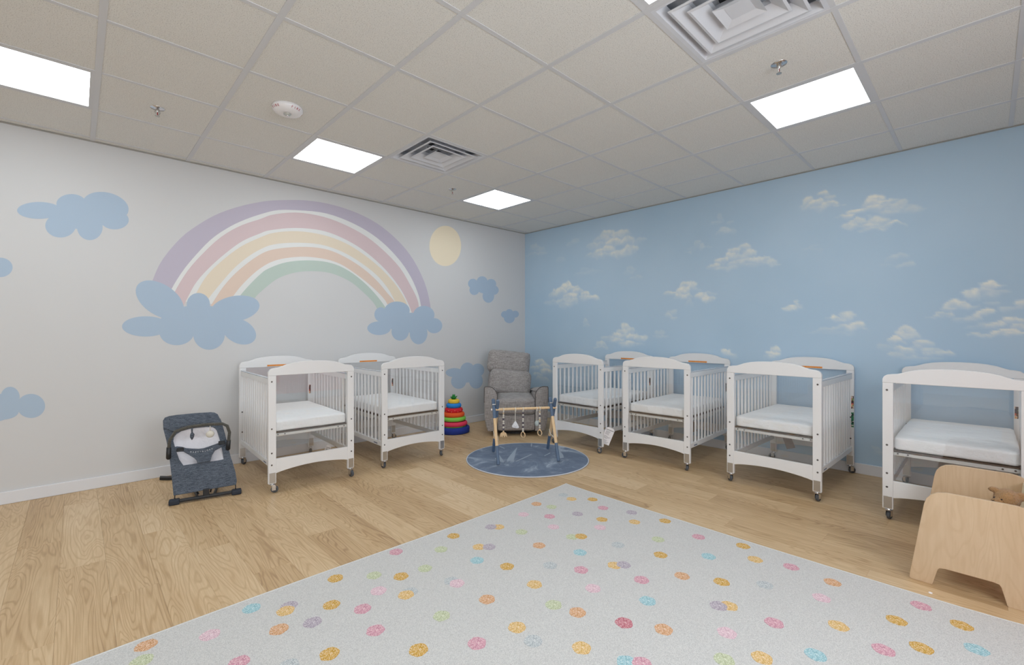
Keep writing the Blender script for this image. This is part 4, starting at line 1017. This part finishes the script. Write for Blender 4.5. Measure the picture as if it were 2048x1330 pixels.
# ------------------------------------------------------------------ baby bouncer
def bouncer():
    t = thing('baby_bouncer', 'charcoal fabric baby bouncer with white lining and toy bar by the white wall', 'bouncer', (0, 0, 0))
    m0 = Vector((-4.23, -.867, .065)); s = Vector((.984, -.177, 0)); tt = Vector((.09, .499, .862)).normalized(); n = s.cross(tt)
    def P(a, b, off=0.): return m0+s*a+tt*b+n*off
    def sag(b): return -.018*math.sin(PI*max(0, min(1, b/.6)))
    def poly(pts, off, thick, m, name, parent=t, smooth=False, bev=.004, k=1):
        mb = MB(); mb.prism([P(a, b, off) for a, b in pts], n*thick, bevel=bev)
        o = mb.build(name, m, parent)
        return smooth_angle(o, 50) if smooth else o
    outl = [(-.19, -.005), (-.207, .134), (-.224, .277), (-.247, .411), (-.267, .499), (-.272, .564), (-.261, .588), (-.235, .596), (-.187, .600), (-.073, .603), (.03, .600), (.055, .594), (.075, .578), (.1, .521), (.123, .413), (.142, .307), (.162, .202), (.187, .099), (.193, .029), (.188, .002), (.112, .001), (-.011, -.001), (-.119, -.005)]
    opening = [(-.139, .202), (-.165, .250), (-.19, .335), (-.205, .40), (-.202, .432), (-.186, .455), (-.156, .474), (-.110, .485), (-.072, .489), (0, .489), (.040, .482), (.058, .468), (.069, .449), (.086, .38), (.101, .298), (.112, .209), (.045, .203), (-.05, .202)]
    # fabric sheet with an opening: grid-free bridge between the two loops
    def frame_sheet(outer, inner, off, thick, m, name):
        bm = bmesh.new()
        vo = [bm.verts.new(P(a, b, off)) for a, b in outer]; vi = [bm.verts.new(P(a, b, off)) for a, b in inner]
        eo = [bm.edges.new((vo[i], vo[(i+1) % len(vo)])) for i in range(len(vo))]; ei = [bm.edges.new((vi[i], vi[(i+1) % len(vi)])) for i in range(len(vi))]
        bmesh.ops.triangle_fill(bm, edges=eo+ei, use_beauty=True)
        # drop triangles inside the opening
        r = bmesh.ops.extrude_face_region(bm, geom=bm.faces[:]); nv = [g for g in r['geom'] if isinstance(g, bmesh.types.BMVert)]
        bmesh.ops.translate(bm, vec=n*thick, verts=nv); bmesh.ops.recalc_face_normals(bm, faces=bm.faces)
        mb = MB(); mb.bm.free(); mb.bm = bm
        return smooth_angle(mb.build(name, m, t), 50)
    frame_sheet(outl, opening, 0, .012, M_CHAR, 'fabric_seat')
    # upper head rest pad
    hp = [(-.268, .505), (-.272, .564), (-.261, .588), (-.235, .598), (-.187, .602), (-.073, .605), (.03, .602), (.055, .596), (.075, .580), (.094, .530), (.10, .49), (.05, .505), (-.05, .510), (-.16, .495), (-.20, .465)]
    poly(hp, .010, .014, M_CHAR, 'head_rest', bev=.006, smooth=True)
    # lower apron panel, smoother darker cloth
    ap = [(-.192, -.007), (-.207, .134), (-.213, .198), (-.12, .203), (0, .205), (.12, .205), (.164, .200), (.187, .099), (.195, .029), (.190, .0), (.112, -.001), (-.011, -.003), (-.119, -.007)]
    poly(ap, .010, .005, M_CHAR, 'leg_apron', bev=.002)
    # white lining bag behind the opening
    lin_ = [(-.165, .18), (-.21, .25), (-.235, .36), (-.235, .46), (-.18, .50), (.04, .50), (.08, .46), (.11, .37), (.13, .26), (.13, .18)]
    bm = bmesh.new(); nx, ny = 18, 18
    V = {}
    for i in range(nx+1):
        for j in range(ny+1):
            b = .175+.325*j/ny
            lo = np.interp(b, [.175, .25, .36, .46, .50], [-.165, -.205, -.232, -.232, -.19]); hi = np.interp(b, [.175, .26, .37, .46, .5], [.122, .122, .105, .08, .05])
            a = lo+(hi-lo)*i/nx
            dp = -.055*math.sin(PI*i/nx)*math.sin(PI*min(1, (j/ny)*1.05))**.7 - .004
            dp += .006*noise.noise(Vector((a*14, b*14, 3)))
            V[i, j] = bm.verts.new(P(a, b, dp))
    for i in range(nx):
        for j in range(ny): bm.faces.new((V[i, j], V[i+1, j], V[i+1, j+1], V[i, j+1]))
    mb = MB(); mb.bm.free(); mb.bm = bm; o = mb.build('lining', M_MESH, t, smooth=True)
    sm = o.modifiers.new('solid', 'SOLIDIFY'); sm.thickness = .004
    # crotch strap
    st = [(-.197, .345), (-.181, .350), (-.150, .342), (-.125, .328), (-.085, .318), (-.047, .311), (-.02, .311), (.01, .318), (.068, .336), (.128, .352), (.135, .340), (.122, .317), (.090, .300), (.056, .283), (.038, .250), (.025, .203), (-.054, .201), (-.060, .225), (-.074, .245), (-.108, .276), (-.142, .305), (-.185, .310)]
    o = poly(st, .014, .014, M_CHAR, 'harness_strap', bev=.004, smooth=True)
    Mt = Matrix((s, tt, n)).transposed().to_4x4()
    for i, ch in enumerate('BABY\u2731BJ\u00d6RN'):
        f = (i-4)/8
        a = -.036+f*.118; b = .2845+.016*(f*2)**2*.5
        q = text_mesh(ch if ch != '\u2731' else '*', .0135, mat('logo_white', (214, 214, 216), rough=.6), o, Matrix.Translation(P(a, b, .0285)) @ Mt @ Matrix.Rotation(f*.35, 4, 'Z'), 'letter', ext=.0003)
    for a, b in ((-.160, .318), (.100, .336)):
        mb = MB().box(-.022, .022, -.014, .014, 0, .016, bevel=.005); mb.bm.transform(Matrix.Translation(P(a, b, .026)) @ Mt); mb.build('buckle', M_BLACK, t)
    # toy bar: arch standing off the seat
    bar = [(-.228, .286, .03), (-.226, .33, .07), (-.220, .372, .11), (-.187, .426, .135), (-.112, .449, .14), (-.012, .455, .14), (.103, .450, .14), (.135, .430, .135), (.150, .385, .11), (.145, .335, .07), (.142, .30, .03)]
    o = MB().tube([P(*q) for q in bar], .011, 12).build('toy_bar', M_OLIVE, t, smooth=True)
    for q0, q1 in ((bar[0], bar[1]), (bar[-1], bar[-2])):
        a, b = P(*q0), P(*q1); d = (b-a).normalized()
        MB().tube([a-d*.030, a-d*.02, b+d*.002], [.010, .016, .0145], 12).build('bar_clamp', M_BLACK, o, smooth=True)
    # toys on the bar
    b0 = P(-.088, .449, .14)
    MB().tube([b0, b0+Vector((0, 0, -.038))], .006, 8).tube([b0+Vector((0, 0, -.038)), b0+Vector((.002, 0, -.058)), b0+Vector((0, 0, -.078)), b0+Vector((0, 0, -.098))], [.003, .014, .013, .003], 10).build('fish_toy', M_CHAR, o, smooth=True)
    b1 = P(.025, .452, .14)
    q = MB().tube([b1, b1+Vector((0, 0, -.05))], .003, 6).ball(b1+Vector((0, 0, -.072)), .028, sc=(1, .8, .95)).build('ball_toy', mat('cream_felt', (216, 212, 202), rough=.95, bump=(60, .5, .004)), o, smooth=True); tag(q, 'cream felt ball')
    # metal legs and floor base
    for a in (-.185, .186):
        MB().tube([P(a, .02, -.002), P(a*1.0, -.02, .0), Vector((P(a, 0).x, P(a, 0).y, .030))+n*.0], .0032, 8).build('wire_leg', M_BLACK, t)
    f0 = P(-.19, 0); f1 = P(.19, 0); f0.z = f1.z = 0
    ang = math.atan2((f1-f0).y, (f1-f0).x); mid = (f0+f1)/2
    Rz = Matrix.Rotation(ang, 3, 'Z')
    MB().box(-.19, .19, -.016, .016, .008, .028, bevel=.005, rot=Rz, at=(mid.x, mid.y-.01, .020)).build('base_bar', M_BLACK, t)
    for k in (-1, 1):
        c = mid+(f1-f0).normalized()*k*.19
        MB().box(-.032, .032, -.028, .028, 0, .036, bevel=.008, rot=Rz, at=(c.x, c.y-.012, .0185)).build('rubber_foot', mat('dark_rubber', (38, 44, 56), rough=.7), t)
    MB().box(-.02, .02, -.02, .02, .02, .075, bevel=.004, rot=Rz, at=(mid.x+.0, mid.y-.004, .050)).build('adjuster', M_BLACK, t)
    nb = Vector((-(f1-f0).y, (f1-f0).x, 0)).normalized()
    e = (f1-f0).normalized()
    for a0, a1 in ((-.05, -.14), (.05, .12)):
        MB().tube([mid+e*a0+Vector((0, 0, .018)), mid+e*(a0+a1)/2+nb*.35+Vector((0, 0, .018)), mid+e*a1+nb*.66+Vector((0, 0, .018))], .010, 8).build('base_leg', M_BLACK, t)
    pts = [mid+e*x+nb*y+Vector((0, 0, .014)) for x, y in ((-.325, .745), (-.27, .70), (-.20, .675), (-.14, .66), (-.06, .655), (.02, .655), (.12, .66), (.16, .68))]
    bm = MB()
    for A_, B_ in zip(pts[:-1], pts[1:]):
        w0, w1 = nb*.028, nb*.028
        bm.prism([A_-w0-Vector((0, 0, .012)), B_-w1-Vector((0, 0, .012)), B_+w1-Vector((0, 0, .012)), A_+w0-Vector((0, 0, .012))], (0, 0, .020))
    bm.build('rear_bar', M_BLACK, t)
    # two rear wire supports from base to seat back
    for a in (-.16, .09):
        MB().tube([mid+e*a*.3+nb*.05+Vector((0, 0, .03)), P(a, .28, -.09), P(a, .55, -.01)], .006, 8).build('spring_arm', M_BLACK, t, smooth=True)
bouncer()

# ------------------------------------------------------------------ plywood toddler bench and bear
def toddler_chair():
    t = thing('toddler_bench', 'birch plywood toddler bench with arched feet, at the right edge of the picture', 'bench', (0, 0, 0))
    yc = -4.788
    def side(x, name='side_panel'):
        half = [(.204, 0), (.200, .004), (.150, .300), (.146, .0)]
        out = []
        # right (camera left) half as y-offset positive; slightly flared feet
        A = [(.121, .0), (.200, .0), (.204, .006), (.202, .03), (.158, .385), (.150, .412), (.135, .434), (.112, .450), (.080, .457), (.0, .458)]
        inn = [(0, .092), (.080, .092), (.092, .089), (.099, .080), (.103, .068), (.119, .004)]
        right = inn[::-1]
        loop = [(a, z) for a, z in [(.0, .092)]]
        R_ = [(.0, .092), (.084, .092), (.095, .088), (.101, .078), (.119, .004), (.123, .0), (.198, .0), (.204, .006), (.202, .03), (.158, .385), (.150, .412), (.135, .434), (.112, .450), (.080, .457), (0, .458)]
        R_ = [(a-.008 if z > .09 else a, z) for a, z in R_]
        L_ = [(-a-(.008 if (a < .13 and z < .1) else .07 if z < .05 else .085), z) for a, z in R_[-2:0:-1]]
        o = MB().prism([(x, yc+a, z) for a, z in R_+L_], (.015, 0, 0), bevel=.002).build(name, M_PLY, t)
        return o
    side(-1.915); side(-1.252)
    MB().box(-1.90, -1.252, yc-.18, yc+.125, .24, .255, bevel=.002, seg=1).build('seat', M_PLY, t)
    MB().box(-1.90, -1.252, yc-.0075, yc+.0075, .255, .425, bevel=.002, seg=1, rot=Matrix.Rotation(D(6), 3, 'X'), at=(-1.576, -4.985, .338)).build('backrest', mat('ply_edge', (226, 214, 190), rough=.5), t)
toddler_chair()
def bear():
    t = thing('teddy_bear', 'brown plush teddy bear slumped in the plywood toddler bench', 'teddy bear', (0, 0, 0))
    hc = Vector((-1.62, -4.920, .408))
    b = MB()
    b.ball((-1.62, -4.905, .318), .062, sc=(1, .85, 1.0)); b.ball(hc, .052, sc=(1, .92, .98))
    b.ball(hc+Vector((-.030, .030, -.014)), .026, sub=2)                      # muzzle, towards the camera's left
    b.ball(hc+Vector((-.006, .044, .038)), .020, sc=(.7, 1.1, .7), sub=2); b.ball(hc+Vector((.0, -.045, .022)), .023, sc=(.8, .9, 1), sub=2)
    for k in (-1, 1):
        b.tube([(-1.62+.045*k, -4.905, .345), (-1.62+.075*k, -4.885, .31), (-1.62+.07*k, -4.855, .285)], [.020, .019, .016], 10)
        b.tube([(-1.62+.035*k, -4.885, .285), (-1.62+.05*k, -4.835, .280), (-1.62+.055*k, -4.795, .285)], [.026, .024, .022], 10)
    o = b.build('body', M_BEAR, t, smooth=True)
    r = o.modifiers.new('remesh', 'REMESH'); r.mode = 'VOXEL'; r.voxel_size = .005; r.use_smooth_shade = True
    o2 = MB()
    for s in ((-.045, .018, .004), (-.036, .043, .006)): o2.ball(hc+Vector(s), .0045, sub=2)
    o2.build('eyes', M_EYE, t, smooth=True)
    MB().ball(hc+Vector((-.050, .047, -.010)), .006, sc=(1, 1, .7), sub=2).build('nose', M_EYE, t, smooth=True)
bear()
# small scrap of paper on the floor by the bench
p = on_z(1861, 1186, 0)
tag(MB().prism([(p.x-.008, p.y-.006, .0006), (p.x+.007, p.y-.007, .0006), (p.x+.009, p.y+.003, .0012), (p.x-.002, p.y+.008, .0022), (p.x-.009, p.y+.003, .0008)], (0, 0, .0006)).build('paper_scrap', M_PAPER), 'tiny white paper scrap on the floor between the rug and the plywood bench', 'paper')
# unseen pink board, added only to put a reflection in the nearest crib's panel
tag(MB().box(-2.9, -1.45, Y0+.001, Y0+.025, .12, 1.5, bevel=.004).build('felt_board', M_REFLECTION_PINK), 'pink felt board on the wall behind the photographer', 'board')
